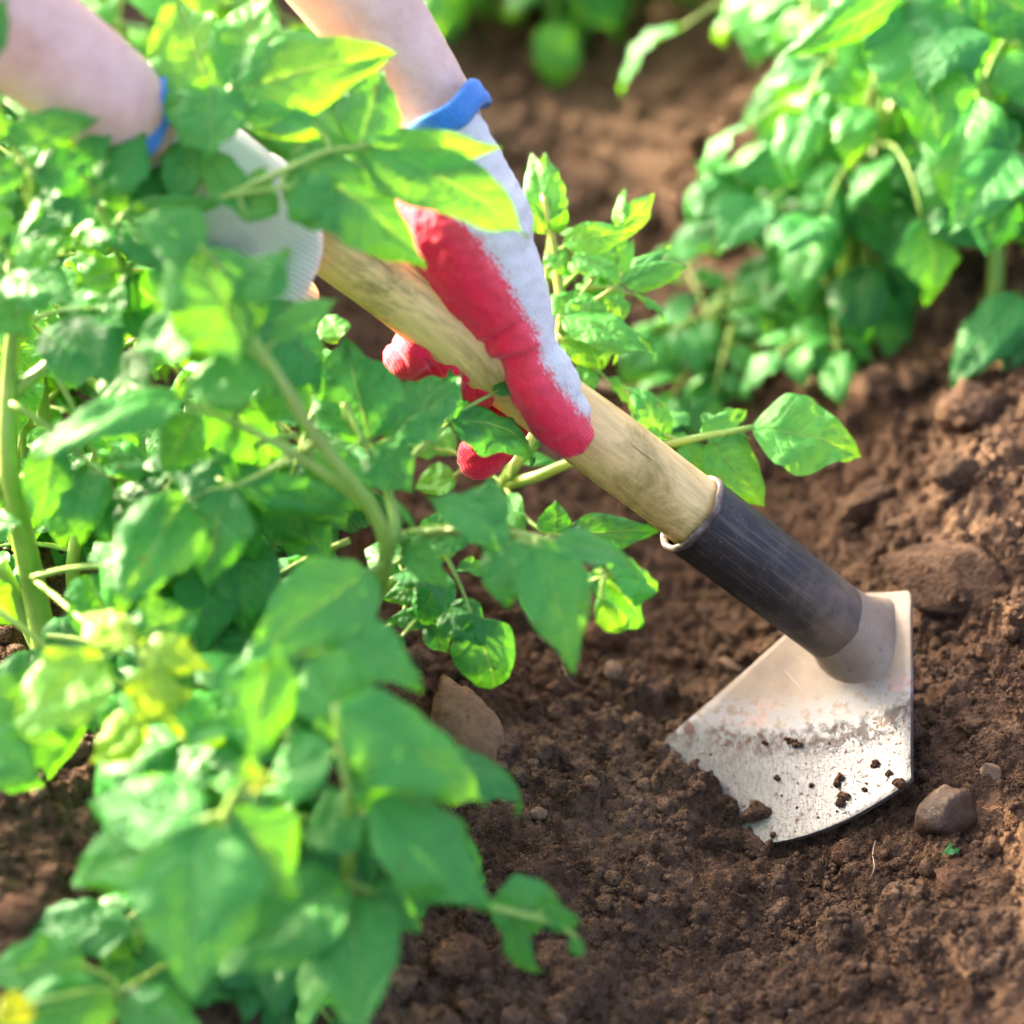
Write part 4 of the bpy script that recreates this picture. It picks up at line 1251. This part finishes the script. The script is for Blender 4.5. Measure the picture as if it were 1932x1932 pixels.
C.leaf([(60, 400, .96), (100, 350, .955), (150, 300, .955), (190, 260, .955)], [
    (170, 290, .955, -10, 178, .96, 66, 20, .12, .55), (150, 300, .955, 120, 165, .965, 60, -20, .06, .5), (190, 265, .955, 240, 225, .96, 56, 0, .08, .5), (120, 330, .955, -20, 300, .96, 100, 10, .1, .35), (160, 300, .955, 60, 400, .95, 90, -20, .08, .15), (190, 330, .955, 20, 470, .94, 100, 10, .1, .2)])
C.leaf([(60, 400, .96), (60, 330, .94), (20, 270, .93), (-30, 240, .925)], [
    (10, 262, .925, 195, 225, .93, 70, 20, .10, .5), (30, 280, .93, 150, 180, .94, 50, -10, .08, .45), (0, 265, .925, -60, 190, .92, 80, 0, .06, .35), (60, 330, .935, 185, 300, .935, 80, 10, .06, .1), (40, 310, .93, -50, 350, .92, 90, 0, .06, .3)])
C.leaf([(235, 520, .97), (200, 420, .955), (170, 350, .945), (140, 300, .94)], [
    (170, 350, .945, 70, 300, .94, 80, 0, .08, .12), (180, 370, .945, 60, 420, .94, 100, 0, .08, .2), (190, 360, .945, 275, 250, .945, 110, 0, .06, .4), (150, 310, .94, 215, 235, .945, 60, 0, .06, .5)])
C.leaf([(40, 520, .97), (10, 470, .96), (-30, 440, .955)], [(20, 480, .96, 155, 420, .95, 110, 10, .08, .45), (0, 460, .96, -90, 330, .97, 120, 0, .06, .4), (10, 520, .96, 140, 560, .94, 120, -5, .06, .45), (-20, 540, .96, 60, 640, .95, 100, 0, .06, .4)])
C.leaf([(170, 620, .98), (210, 560, .97), (240, 520, .965)], [(235, 525, .965, 150, 650, .98, 110, 8, .05, .12), (245, 520, .965, 320, 620, .99, 100, 0, .06, .1), (225, 505, .965, 130, 545, .96, 80, 0, .06, .4)])
C.leaf([(-30, 980, 1.02), (-20, 1000, 1.0), (0, 1010, .99)], [(-30, 1000, .98, 38, 985, .97, 60, 0, .06, .4), (-50, 1100, 1.0, 40, 1180, 1.02, 90, 0, .06, .4)])
C.leaf([(60, 1090, 1.04), (110, 1130, 1.0), (170, 1180, .96), (250, 1210, .93)], [
    (195, 1240, .925, 8, 1400, .90, 160, 10, .06, 1.15, .05), (268, 1362, .92, 172, 1440, .925, 96, 0, .05, 1.24), (250, 1215, .925, 150, 1160, .94, 90, 10, .06, 1.24), (260, 1220, .925, 400, 1262, .92, 80, 15, .06, 1.24), (300, 1260, .92, 265, 1370, .92, 110, 0, .06, 1.24), (320, 1290, .92, 352, 1400, .92, 76, 0, .05, 1.24), (250, 1205, .93, 380, 1150, .94, 120, 0, .08, .5), (335, 1320, .92, 430, 1420, .92, 70, 0, .06, .85)])  # yellow cluster: backlit sun glow painted in by the high tints
C.leaf([(-60, 1080, 1.04), (-60, 1250, .96), (-50, 1380, .91)], [(-60, 1390, .905, 150, 1405, .93, 130, 10, .06, .35), (-60, 1400, .90, 78, 1468, .895, 150, -10, .06, .4), (-40, 1300, .92, 60, 1330, .92, 90, 0, .06, .5), (-30, 1450, .93, 90, 1480, .96, 70, 0, .06, .2)])
C.leaf([(60, 400, .96), (20, 250, .93), (-40, 100, .90)], [(-60, 150, .90, 12, -20, .90, 80, 0, .05, .4)])

# sharper low plants behind, seen between the leaves
p = ground_hit(235, 1010)
D = Plant('potato_plant', p, 'sunlit yellow-green potato plant with two upright stems seen between the nearer leaves', 'plant', GL)
D.stem([p - Vector((0, 0, .01)), W(235, 960, 1.15), W(245, 880, 1.14), W(250, 780, 1.12), W(260, 640, 1.11)], 0.0044, 0.0014)
p = ground_hit(140, 1120)
D.stem([p - Vector((0, 0, .01)), W(138, 1060, 1.10), W(155, 940, 1.09), W(180, 850, 1.08)], 0.0038, 0.0012)
D.leaf([(245, 880, 1.14), (220, 900, 1.14), (200, 940, 1.14)], [(240, 900, 1.15, 350, 960, 1.17, 100, 0, .06, 1.0), (235, 890, 1.15, 165, 980, 1.17, 110, 0, .06, 1.0), (180, 880, 1.09, 75, 900, 1.10, 90, 10, .06, .2), (170, 900, 1.09, 60, 1010, 1.11, 90, 0, .06, .35), (180, 860, 1.08, 250, 800, 1.09, 70, 0, .06, .1), (250, 1000, 1.13, 330, 1040, 1.13, 70, 0, .06, .3), (220, 1010, 1.14, 140, 1060, 1.14, 70, 0, .06, .6)])
D.leaf([(260, 640, 1.11), (200, 660, 1.12), (120, 640, 1.13)], [(110, 640, 1.13, 30, 560, 1.14, 80, 0, .06, .9), (80, 600, 1.13, 135, 560, 1.13, 60, 0, .06, .95), (150, 660, 1.13, 60, 700, 1.13, 70, 0, .06, .6), (240, 690, 1.12, 330, 660, 1.12, 60, 0, .06, .5), (200, 680, 1.12, 270, 740, 1.12, 60, 0, .06, .3)])
gen_plant(None, ground_hit(330, 1000), None, 0.12, 3, 4, 0.045, 11, 0.45, plant=D, spread=0.6)
gen_plant(None, ground_hit(520, 930), None, 0.10, 2, 4, 0.045, 12, 0.5, plant=D, spread=0.6)
gen_plant(None, ground_hit(60, 900), None, 0.14, 3, 4, 0.045, 13, 0.55, plant=D, spread=0.5)

# young sharp plant behind the glove
p = ground_hit(905, 1010)
E = Plant('potato_plant', p, 'young sharp-edged potato plant lit yellow-green just behind the red glove', 'plant')
E.stem([p - Vector((0, 0, .01)), W(950, 915, 1.17), W(1015, 800, 1.17), W(1045, 690, 1.17), W(1058, 600, 1.17), W(1052, 520, 1.17), W(1038, 430, 1.17), W(1025, 370, 1.17)], 0.0034, 0.0016)
E.stem([W(950, 915, 1.17), W(1010, 900, 1.155), W(1080, 872, 1.15), W(1180, 850, 1.15), W(1290, 832, 1.15), W(1420, 806, 1.15)], 0.0030, 0.0013)
E.stem([W(1045, 690, 1.175), W(1030, 600, 1.18), W(1032, 500, 1.18), W(1042, 430, 1.18)], 0.0018, 0.0012)
E.leaf([(1058, 600, 1.17), (1110, 540, 1.175), (1150, 470, 1.18), (1165, 440, 1.18)], [
    (1162, 440, 1.18, 1240, 362, 1.19, 50, 30, .08, .92), (1165, 430, 1.18, 1178, 352, 1.185, 30, -30, .08, .9), (1062, 458, 1.165, 1204, 436, 1.165, 62, 25, .16, .95), (1078, 485, 1.165, 1192, 540, 1.16, 62, -20, .10, .9), (1115, 500, 1.17, 1175, 478, 1.175, 36, 0, .1, .85)], .0014)
E.leaf([(1062, 600, 1.17), (1110, 575, 1.165), (1150, 548, 1.16), (1172, 530, 1.16)], [
    (1170, 532, 1.16, 1302, 502, 1.165, 58, 10, .08, .85), (1165, 535, 1.16, 1265, 462, 1.17, 48, -20, .06, .6), (1170, 520, 1.16, 1196, 446, 1.165, 26, 0, .06, .9), (1090, 560, 1.165, 1150, 590, 1.16, 40, 0, .06, 1.0)], .0014)
E.leaf([(1052, 640, 1.17), (1056, 615, 1.165), (1060, 598, 1.16)], [
    (1060, 596, 1.16, 1228, 668, 1.15, 92, -14, .06, .80), (1065, 600, 1.16, 1160, 570, 1.165, 62, 10, .06, .9), (1060, 640, 1.165, 1135, 690, 1.165, 62, 0, .06, 1.0), (1050, 600, 1.16, 1090, 540, 1.17, 60, 0, .06, 1.0)], .0012)
E.leaf([(1038, 430, 1.17), (1028, 390, 1.17), (1022, 365, 1.17)], [
    (1036, 420, 1.17, 1000, 282, 1.18, 66, -12, .06, .85), (1040, 410, 1.175, 1030, 285, 1.19, 74, 25, .06, .55), (1030, 440, 1.17, 985, 372, 1.17, 40, 0, .06, .9), (1045, 440, 1.17, 1070, 395, 1.16, 40, 60, .06, .3), (1040, 470, 1.17, 1065, 520, 1.165, 50, 0, .06, 1.0)], .0012)
E.leaf([(1290, 832, 1.15), (1350, 818, 1.15), (1420, 805, 1.15)], [
    (1418, 808, 1.15, 1634, 852, 1.15, 168, -4, .08, .90, .05), (1336, 832, 1.15, 1446, 955, 1.15, 108, 8, .06, .72), (1322, 826, 1.15, 1412, 770, 1.155, 54, 10, .06, .70), (1290, 835, 1.15, 1330, 905, 1.15, 66, 0, .06, .95), (1250, 838, 1.15, 1192, 716, 1.15, 80, 20, .10, .78, .1), (1225, 810, 1.15, 1192, 790, 1.145, 40, 20, .06, .6)], .0018)
E.leaf([(950, 915, 1.17), (985, 970, 1.15), (1030, 1005, 1.14), (1080, 1012, 1.14)], [
    (1062, 1012, 1.14, 1245, 1002, 1.15, 76, 12, .10, .10), (1045, 1012, 1.14, 1050, 944, 1.14, 66, 10, .06, .12), (960, 930, 1.16, 985, 1010, 1.14, 54, 30, .08, .8, .2), (1010, 1050, 1.13, 1030, 1200, 1.11, 90, 20, .06, .85)], .0016)
E.leaf([(950, 915, 1.17), (900, 880, 1.18), (850, 850, 1.18)], [
    (830, 850, 1.18, 760, 820, 1.18, 60, 0, .06, .5), (860, 900, 1.18, 780, 920, 1.18, 70, 0, .06, .9), (850, 860, 1.18, 800, 780, 1.19, 60, 0, .06, .7), (870, 890, 1.18, 930, 830, 1.19, 50, 0, .06, .4), (640, 640, 1.16, 610, 590, 1.17, 70, 0, .06, .95), (620, 660, 1.16, 590, 740, 1.17, 50, 0, .06, 1.0)], .0014)

def fill(plant, seed, items):
    rng = random.Random(seed)
    for (u, v, d, az, el, ln, sz, tint, prs) in items:
        q0 = W(u, v, d)
        dr = RIGHT * math.cos(R(az)) + UPC * math.sin(R(az)) * 0.9 + TOC * math.sin(R(el))
        gen_leaf(plant, q0, dr, ln, sz, rng, tint, prs, 0.35)
fill(B, 5, [(640, 1190, 1.0, 160, 25, .045, .045, .2, 2), (620, 1120, 1.0, 175, 10, .05, .042, .12, 2), (560, 960, .99, 200, 15, .05, .045, .15, 2), (700, 1120, 1.02, 60, 10, .03, .035, .15, 1), (560, 820, .985, 190, 10, .05, .045, .3, 2),
            (470, 760, .98, 220, 15, .05, .045, .25, 2), (600, 760, 1.0, 250, 10, .05, .040, .3, 2), (820, 1010, 1.03, -60, 20, .03, .035, .2, 1), (660, 1020, 1.02, 200, 0, .06, .042, .08, 2), (620, 700, 1.02, 150, 0, .04, .04, .3, 1)])
fill(C, 6, [(60, 1090, 1.0, 20, 20, .06, .045, .25, 2), (40, 900, .99, 10, 10, .06, .042, .2, 2), (20, 760, .98, -30, 15, .05, .045, .35, 2), (90, 680, .985, -60, 10, .05, .045, .25, 2), (30, 620, .97, 30, 10, .04, .055, .35, 1), (180, 600, .98, -20, 10, .04, .055, .25, 1),
            (120, 480, .97, 60, 10, .04, .055, .30, 1), (260, 480, .965, -10, 10, .04, .052, .30, 1), (-10, 1150, 1.0, -30, 20, .05, .05, .3, 2), (90, 1200, 1.0, 0, 30, .05, .042, .3, 2), (300, 420, .96, -40, 10, .04, .050, .40, 1), (40, 520, .965, 150, 10, .04, .052, .35, 1), (130, 1260, .96, -10, 15, .05, .04, .45, 2)])
fill(A, 7, [(640, 1640, .95, 30, 0, .03, .04, .15, 1), (655, 1560, .93, 160, 10, .05, .042, .25, 2), (430, 1600, .93, 30, 0, .05, .045, .2, 2), (600, 1500, .92, 110, 5, .05, .045, .3, 2), (420, 1700, .96, -40, 10, .05, .045, .12, 2), (400, 1650, .95, 200, 10, .05, .045, .2, 1), (650, 1720, .95, 190, 10, .05, .045, .15, 1),
            (560, 1400, .93, 160, 10, .045, .045, .3, 2), (430, 1420, .95, 60, 10, .045, .045, .25, 2), (640, 1450, .93, 20, 0, .04, .04, .25, 1), (240, 1880, .95, 60, 10, .05, .045, .12, 2)])
fill(E, 9, [(1050, 560, 1.185, 60, 0, .022, .026, .95, 2), (1055, 620, 1.18, 20, 5, .026, .028, .95, 2), (1045, 480, 1.185, 40, 0, .024, .024, .9, 2), (1040, 440, 1.18, 110, 0, .018, .024, .85, 1), (1058, 660, 1.175, -20, 5, .022, .026, 1.0, 1), (1110, 545, 1.175, 10, 5, .02, .022, .95, 1),
            (1230, 842, 1.155, 70, 5, .012, .020, .8, 1), (1340, 820, 1.155, 60, 0, .010, .017, .85, 1), (1180, 850, 1.15, -60, 10, .012, .02, .7, 1), (960, 905, 1.16, 80, 0, .02, .022, .8, 1)])
fill(D, 8, [(245, 800, 1.13, 200, 10, .05, .042, .5, 2), (250, 760, 1.12, -20, 10, .05, .042, .5, 2), (160, 930, 1.09, 10, 10, .04, .038, .3, 2), (140, 1040, 1.1, 160, 10, .04, .04, .3, 2), (230, 980, 1.14, 20, 10, .05, .04, .6, 2), (420, 980, 1.12, 30, 0, .05, .04, .2, 2), (520, 1020, 1.12, 60, 0, .05, .04, .2, 2), (350, 1060, 1.1, 60, 0, .05, .04, .1, 2)])

# ------------------------------------------------------------------ row on the far side of the furrow
GR = 'potato plants of the far row'
p = ground_hit(1640, 640)
Fp = Plant('potato_plant', p, 'leafy potato plant with a pale central stem drooping beyond the furrow', 'plant', GR)
Fp.stem([p - Vector((0, 0, .01)), W(1590, 560, 1.42), W(1605, 440, 1.40), W(1640, 330, 1.38), W(1690, 180, 1.38)], 0.0045, 0.0026)
Fp.leaf([(1605, 440, 1.40), (1560, 470, 1.39), (1530, 490, 1.38)], [
    (1535, 480, 1.38, 1425, 585, 1.37, 108, 30, .06, .20, .05), (1535, 470, 1.38, 1400, 440, 1.37, 130, 20, .06, .25), (1525, 500, 1.38, 1370, 520, 1.40, 110, 0, .08, .12), (1470, 560, 1.39, 1360, 660, 1.42, 70, 10, .06, .08)])
Fp.leaf([(1640, 330, 1.38), (1560, 310, 1.37), (1480, 310, 1.36)], [
    (1600, 300, 1.36, 1375, 330, 1.35, 130, -8, .05, .18), (1600, 290, 1.365, 1410, 270, 1.36, 90, 30, .10, .35), (1390, 340, 1.36, 1310, 420, 1.35, 110, 0, .08, .18), (1430, 380, 1.37, 1310, 300, 1.38, 90, 0, .06, .3)])
Fp.leaf([(1605, 440, 1.40), (1580, 400, 1.36), (1560, 370, 1.35)], [
    (1600, 370, 1.35, 1508, 430, 1.34, 100, -6, .06, .12), (1610, 380, 1.36, 1670, 420, 1.35, 70, 0, .06, .12), (1625, 350, 1.36, 1760, 300, 1.35, 100, 0, .06, .15), (1640, 360, 1.36, 1735, 440, 1.37, 100, 10, .06, .22)])
Fp.leaf([(1590, 560, 1.42), (1630, 540, 1.39), (1660, 530, 1.37)], [
    (1630, 510, 1.37, 1770, 600, 1.37, 120, 10, .06, .75), (1650, 530, 1.37, 1740, 740, 1.36, 110, -5, .06, .30), (1600, 570, 1.38, 1720, 755, 1.36, 90, 0, .06, .42), (1590, 560, 1.38, 1500, 620, 1.38, 90, 0, .08, .25), (1570, 600, 1.39, 1460, 580, 1.38, 80, 20, .08, .45), (1610, 560, 1.37, 1660, 590, 1.36, 70, 0, .06, .18)])
Fp.leaf([(1590, 600, 1.42), (1640, 650, 1.38), (1660, 690, 1.36)], [(1580, 660, 1.37, 1690, 780, 1.36, 100, 0, .06, .35), (1560, 640, 1.38, 1480, 700, 1.38, 80, 0, .08, .25), (1540, 650, 1.38, 1530, 730, 1.38, 60, 0, .06, .12)])
gen_plant(None, ground_hit(1610, 620) + Vector((0, 0.03, 0)), None, 0.17, 4, 5, 0.052, 41, 0.10, plant=Fp, spread=0.3, lean=Vector((0.12, 0.0, 0)), facing=-1.3, pairs=1)

p = ground_hit(1880, 560)
Gp = Plant('potato_plant', p, 'potato plant in the upper corner with big smooth sharp-tipped leaves', 'plant', GR)
Gp.stem([p - Vector((0, 0, .01)), W(1880, 400, 1.33), W(1860, 200, 1.29), W(1800, 40, 1.27), W(1760, -60, 1.27)], 0.0048, 0.0026)
Gp.leaf([(1800, 40, 1.27), (1760, -20, 1.265), (1720, 0, 1.26)], [
    (1722, 12, 1.255, 1776, 282, 1.23, 222, 4, .05, .22, .04), (1800, -50, 1.26, 1826, 152, 1.24, 214, -10, .05, .16), (1715, -20, 1.26, 1476, 108, 1.24, 86, -30, .12, .22, .06), (1840, -20, 1.25, 1842, 66, 1.245, 24, 0, .05, .95), (1850, -20, 1.25, 1990, 60, 1.25, 140, 0, .06, .15)])
Gp.leaf([(1880, 400, 1.33), (1905, 330, 1.29), (1915, 290, 1.27)], [
    (1916, 286, 1.265, 1792, 436, 1.25, 128, 8, .06, .16), (1930, 290, 1.265, 1960, 400, 1.25, 120, 0, .06, .18), (1920, 280, 1.27, 1850, 240, 1.27, 90, 0, .06, .16), (1890, 360, 1.28, 1860, 480, 1.28, 110, 0, .06, .06), (1780, 380, 1.31, 1850, 470, 1.30, 120, 0, .06, .06)])
gen_plant(None, ground_hit(1800, 470) + Vector((0, 0.05, 0)), None, 0.22, 4, 5, 0.064, 42, 0.10, plant=Gp, spread=0.6, facing=-1.6, pairs=1)

gen_plant('potato_plant', ground_hit(1470, 400) + Vector((0.025, 0.05, 0)), 'yellow-lit potato plant leaning over the furrow beyond the pale stemmed one', 0.22, 4, 6, 0.060, 43, 0.28, spread=0.25, group=GR, facing=-1.2, pairs=1)
gen_plant('potato_plant', ground_hit(1600, 250) + Vector((0.05, 0.05, 0)), 'dense blurred potato plant at the back of the far row', 0.26, 4, 6, 0.066, 44, 0.25, spread=0.3, group=GR, facing=-1.2, pairs=1)
gen_plant('potato_plant', ground_hit(1360, 690), 'low creeping potato shoot on the soil below the far row', 0.045, 3, 3, 0.042, 45, 0.2, spread=1.1, group=GR)
gen_plant('potato_plant', ground_hit(1480, 700), 'small flattened potato shoot beside the pale lump of soil', 0.04, 2, 3, 0.042, 46, 0.2, spread=1.0, group=GR)
p = ground_hit(1900, 690)
Hp = Plant('potato_plant', p, 'two broad blue-green potato leaves lying on the ridge at the picture edge', 'plant', GR)
Hp.stem([p - Vector((0, 0, .01)), W(1910, 620, 1.33), W(1925, 575, 1.31)], 0.003, 0.002)
Hp.leaf([(1925, 575, 1.31), (1922, 570, 1.305), (1920, 566, 1.30)], [(1930, 562, 1.30, 1785, 728, 1.29, 120, 10, .06, .12, .05), (1945, 650, 1.30, 1890, 700, 1.29, 60, 0, .06, .12)])

# far plants at the top
gen_plant('potato_plant', W(945, 20, 1.80) * 1.0, 'far blurred potato plant right of the bare forearm', 0.11, 4, 5, 0.06, 51, 0.35, spread=0.5, group='distant potato plants')
gen_plant('potato_plant', W(1090, -90, 1.86), 'far blurred potato plant hanging into the top of the furrow', 0.09, 3, 5, 0.065, 52, 0.35, spread=0.5, group='distant potato plants')
gen_plant('potato_plant', W(1290, -20, 1.78), 'far blurred potato plant at the top, beside the far row', 0.22, 4, 6, 0.06, 53, 0.5, spread=0.5, group='distant potato plants')
gen_plant('potato_plant', ground_hit(300, 330), 'sunlit potato plant behind the two forearms', 0.17, 5, 6, 0.06, 54, 0.75, spread=0.6, group=GL)
gen_plant('potato_plant', ground_hit(700, 420) + Vector((-0.04, 0.05, 0)), 'potato plant hidden behind the gloves and the hoe handle', 0.09, 4, 5, 0.05, 55, 0.6, spread=0.5, group=GL)

# unseen plants added in the sun's path to shade blade and far row
for k, (x, y) in enumerate([(-0.335, 1.20), (-0.44, 1.70)]):
    gen_plant('potato_plant', (x, y, ground_z(x, y)), ('unseen potato plant added beside the near row to shade the blade', 'unseen farther plant added to dapple the far row with shade')[k], (0.145, 0.29)[k], 7, 7, 0.065, 70 + k, 0.35, spread=0.5, group=GL)

# ------------------------------------------------------------------ stones, clods and litter
rock('earth_slab', 880, 1395, (0.036, 0.017, 0.060), 3, M_SLAB, 'large flat tan slab of dry earth leaning in the soil below the leaves', 'clod', (R(-38), R(-22), R(10)), 7, 0.10, 0.2, at=W(872, 1432, 1.125))
rock('stone', 1785, 1548, (0.030, 0.024, 0.030), 8, M_STONE, 'smooth dark brown stone beside the corner of the hoe blade', 'stone', (R(20), R(-15), R(30)), 5, 0.12, 0.40)
rock('stone', 1596, 1612, (0.015, 0.013, 0.012), 12, M_CLOD, 'small round soil-coated stone under the cutting edge of the blade', 'stone', (0.3, 0.2, 0.5), 2, 0.1, 0.35)
rock('clod', 862, 1822, (0.026, 0.019, 0.016), 15, M_CLOD, 'pale pinkish clod at the foot of the lower corner plant', 'clod', (0.2, 0.1, 0.6), 3, 0.2, 0.25)
rock('clod', 1790, 1085, (0.066, 0.040, 0.020), 19, M_SOIL, 'broad flat-topped clod behind the top corner of the blade', 'clod', (R(12), R(-8), R(-25)), 5, 0.16, 0.46)
rock('clod', 1640, 960, (0.036, 0.020, 0.018), 23, M_SOIL, 'long dry clod on the far ridge above the socket', 'clod', (0.1, -0.2, 0.7), 4, 0.18, 0.3)
rock('clod', 1800, 900, (0.024, 0.018, 0.018), 25, M_SOIL, 'sunlit orange clod on the slope of the far ridge', 'clod', (0.4, 0.2, 0.1), 4, 0.18, 0.25)
rock('clod', 1830, 790, (0.040, 0.030, 0.026), 26, M_SOIL, 'big rough clod below the blue-green leaves of the far ridge', 'clod', (0.2, 0.3, 1.1), 4, 0.18, 0.3)
rock('stone', 1868, 1463, (0.010, 0.008, 0.009), 27, M_PALE, 'pale small stone above the dark brown stone', 'stone', (0.2, 0.5, 0.1), 4, 0.15, 0.25)
rock('clod', 1112, 1483, (0.008, 0.007, 0.007), 28, M_CLOD, 'pale crumb of soil lying left of the blade', 'clod', (0.2, 0.1, 0.1), 3, 0.2, 0.2)
rock('pebble', 1018, 1537, (0.009, 0.006, 0.006), 29, M_PALE, 'tiny whitish pebble in the dark soil below the earth slab', 'pebble', (0.1, 0.3, 0.5), 3, 0.1, 0.2)
rock('pebble', 1155, 1268, (0.010, 0.009, 0.008), 30, M_PALE, 'rounded tan pebble just under the tip of the long leaf', 'pebble', (0.1, 0.1, 0.9), 3, 0.12, 0.25)
rock('pebble', 1378, 1259, (0.014, 0.006, 0.005), 31, M_PALE, 'thin pale pebble beside the straight edge of the blade', 'pebble', (0.1, 0.1, -0.5), 2, 0.1, 0.2)
rock('clod', 1808, 1662, (0.022, 0.016, 0.012), 32, M_CLOD, 'ochre clod below the dark brown stone', 'clod', (0.1, 0.1, 0.9), 3, 0.2, 0.3)
rock('clod', 885, 1255, (0.011, 0.010, 0.008), 33, M_PALE, 'pale angular lump near the sunlit crumbs', 'clod', (0.3, 0.1, 0.9), 5, 0.12, 0.25)
rock('clod', 930, 1262, (0.018, 0.012, 0.010), 34, M_CLOD, 'flat grey-brown lump beside the sunlit crumbs', 'clod', (0.1, 0.3, 0.2), 5, 0.12, 0.25)
rock('clod', 1130, 1210, (0.024, 0.018, 0.014), 35, M_CLOD, 'grey-brown lump behind the long hanging leaf', 'clod', (0.1, 0.3, 0.2), 4, 0.15, 0.25)
rock('clod', 1560, 735, (0.030, 0.016, 0.014), 36, M_PALE, 'pale lump of dry soil under the far row leaves', 'clod', (0.1, 0.1, 0.3), 4, 0.15, 0.2)
rock('clod', 30, 1730, (0.020, 0.015, 0.011), 37, M_CLOD, 'pinkish clod at the edge beside the dark drooping leaf', 'clod', (0.1, 0.1, 0.3), 4, 0.15, 0.3)

def litter(name, pts, r, label, cat, mat=M_STRAW, lift=0.002):
    q = [ground_hit(u, v) + Vector((0, 0, lift)) for u, v in pts]
    q = smooth_path([tuple(p) for p in q], 4)
    V, F = tube_geo([Vector(p) for p in q], [r * (1 - 0.5 * i / len(q)) for i in range(len(q))], 6)
    tag(mesh_obj(name, V, F, mat), label, cat)
litter('dry_stalk', [(1080, 735), (1150, 748), (1230, 770), (1320, 792)], 0.0022, 'thin dry stalk lying across the furrow behind the handle', 'stalk', lift=0.006)
litter('root_fibre', [(1650, 1600), (1645, 1625), (1648, 1650), (1640, 1672)], 0.00022, 'fine pale root fibre below the blade edge', 'root', lift=0.004)
litter('root_fibre', [(1062, 1270), (1070, 1290), (1085, 1305), (1100, 1310)], 0.00022, 'curled pale root fibre on the slope right of the earth slab', 'root', lift=0.004)
q = ground_hit(1808, 1608)
V, F, UV = leaf_geo(0.008, 0.005, 0.1, 0.5, 0.15, 9)
o = mesh_obj('leaf_scrap', V, F, M_LEAF, None, True, UV)
o.matrix_basis = Matrix.Translation(q + Vector((0, 0, .002))) @ Matrix.Rotation(2.0, 4, 'Z')
o['tint'] = 0.0
tag(o, 'tiny torn green leaf scrap beside the dark brown stone', 'leaf')
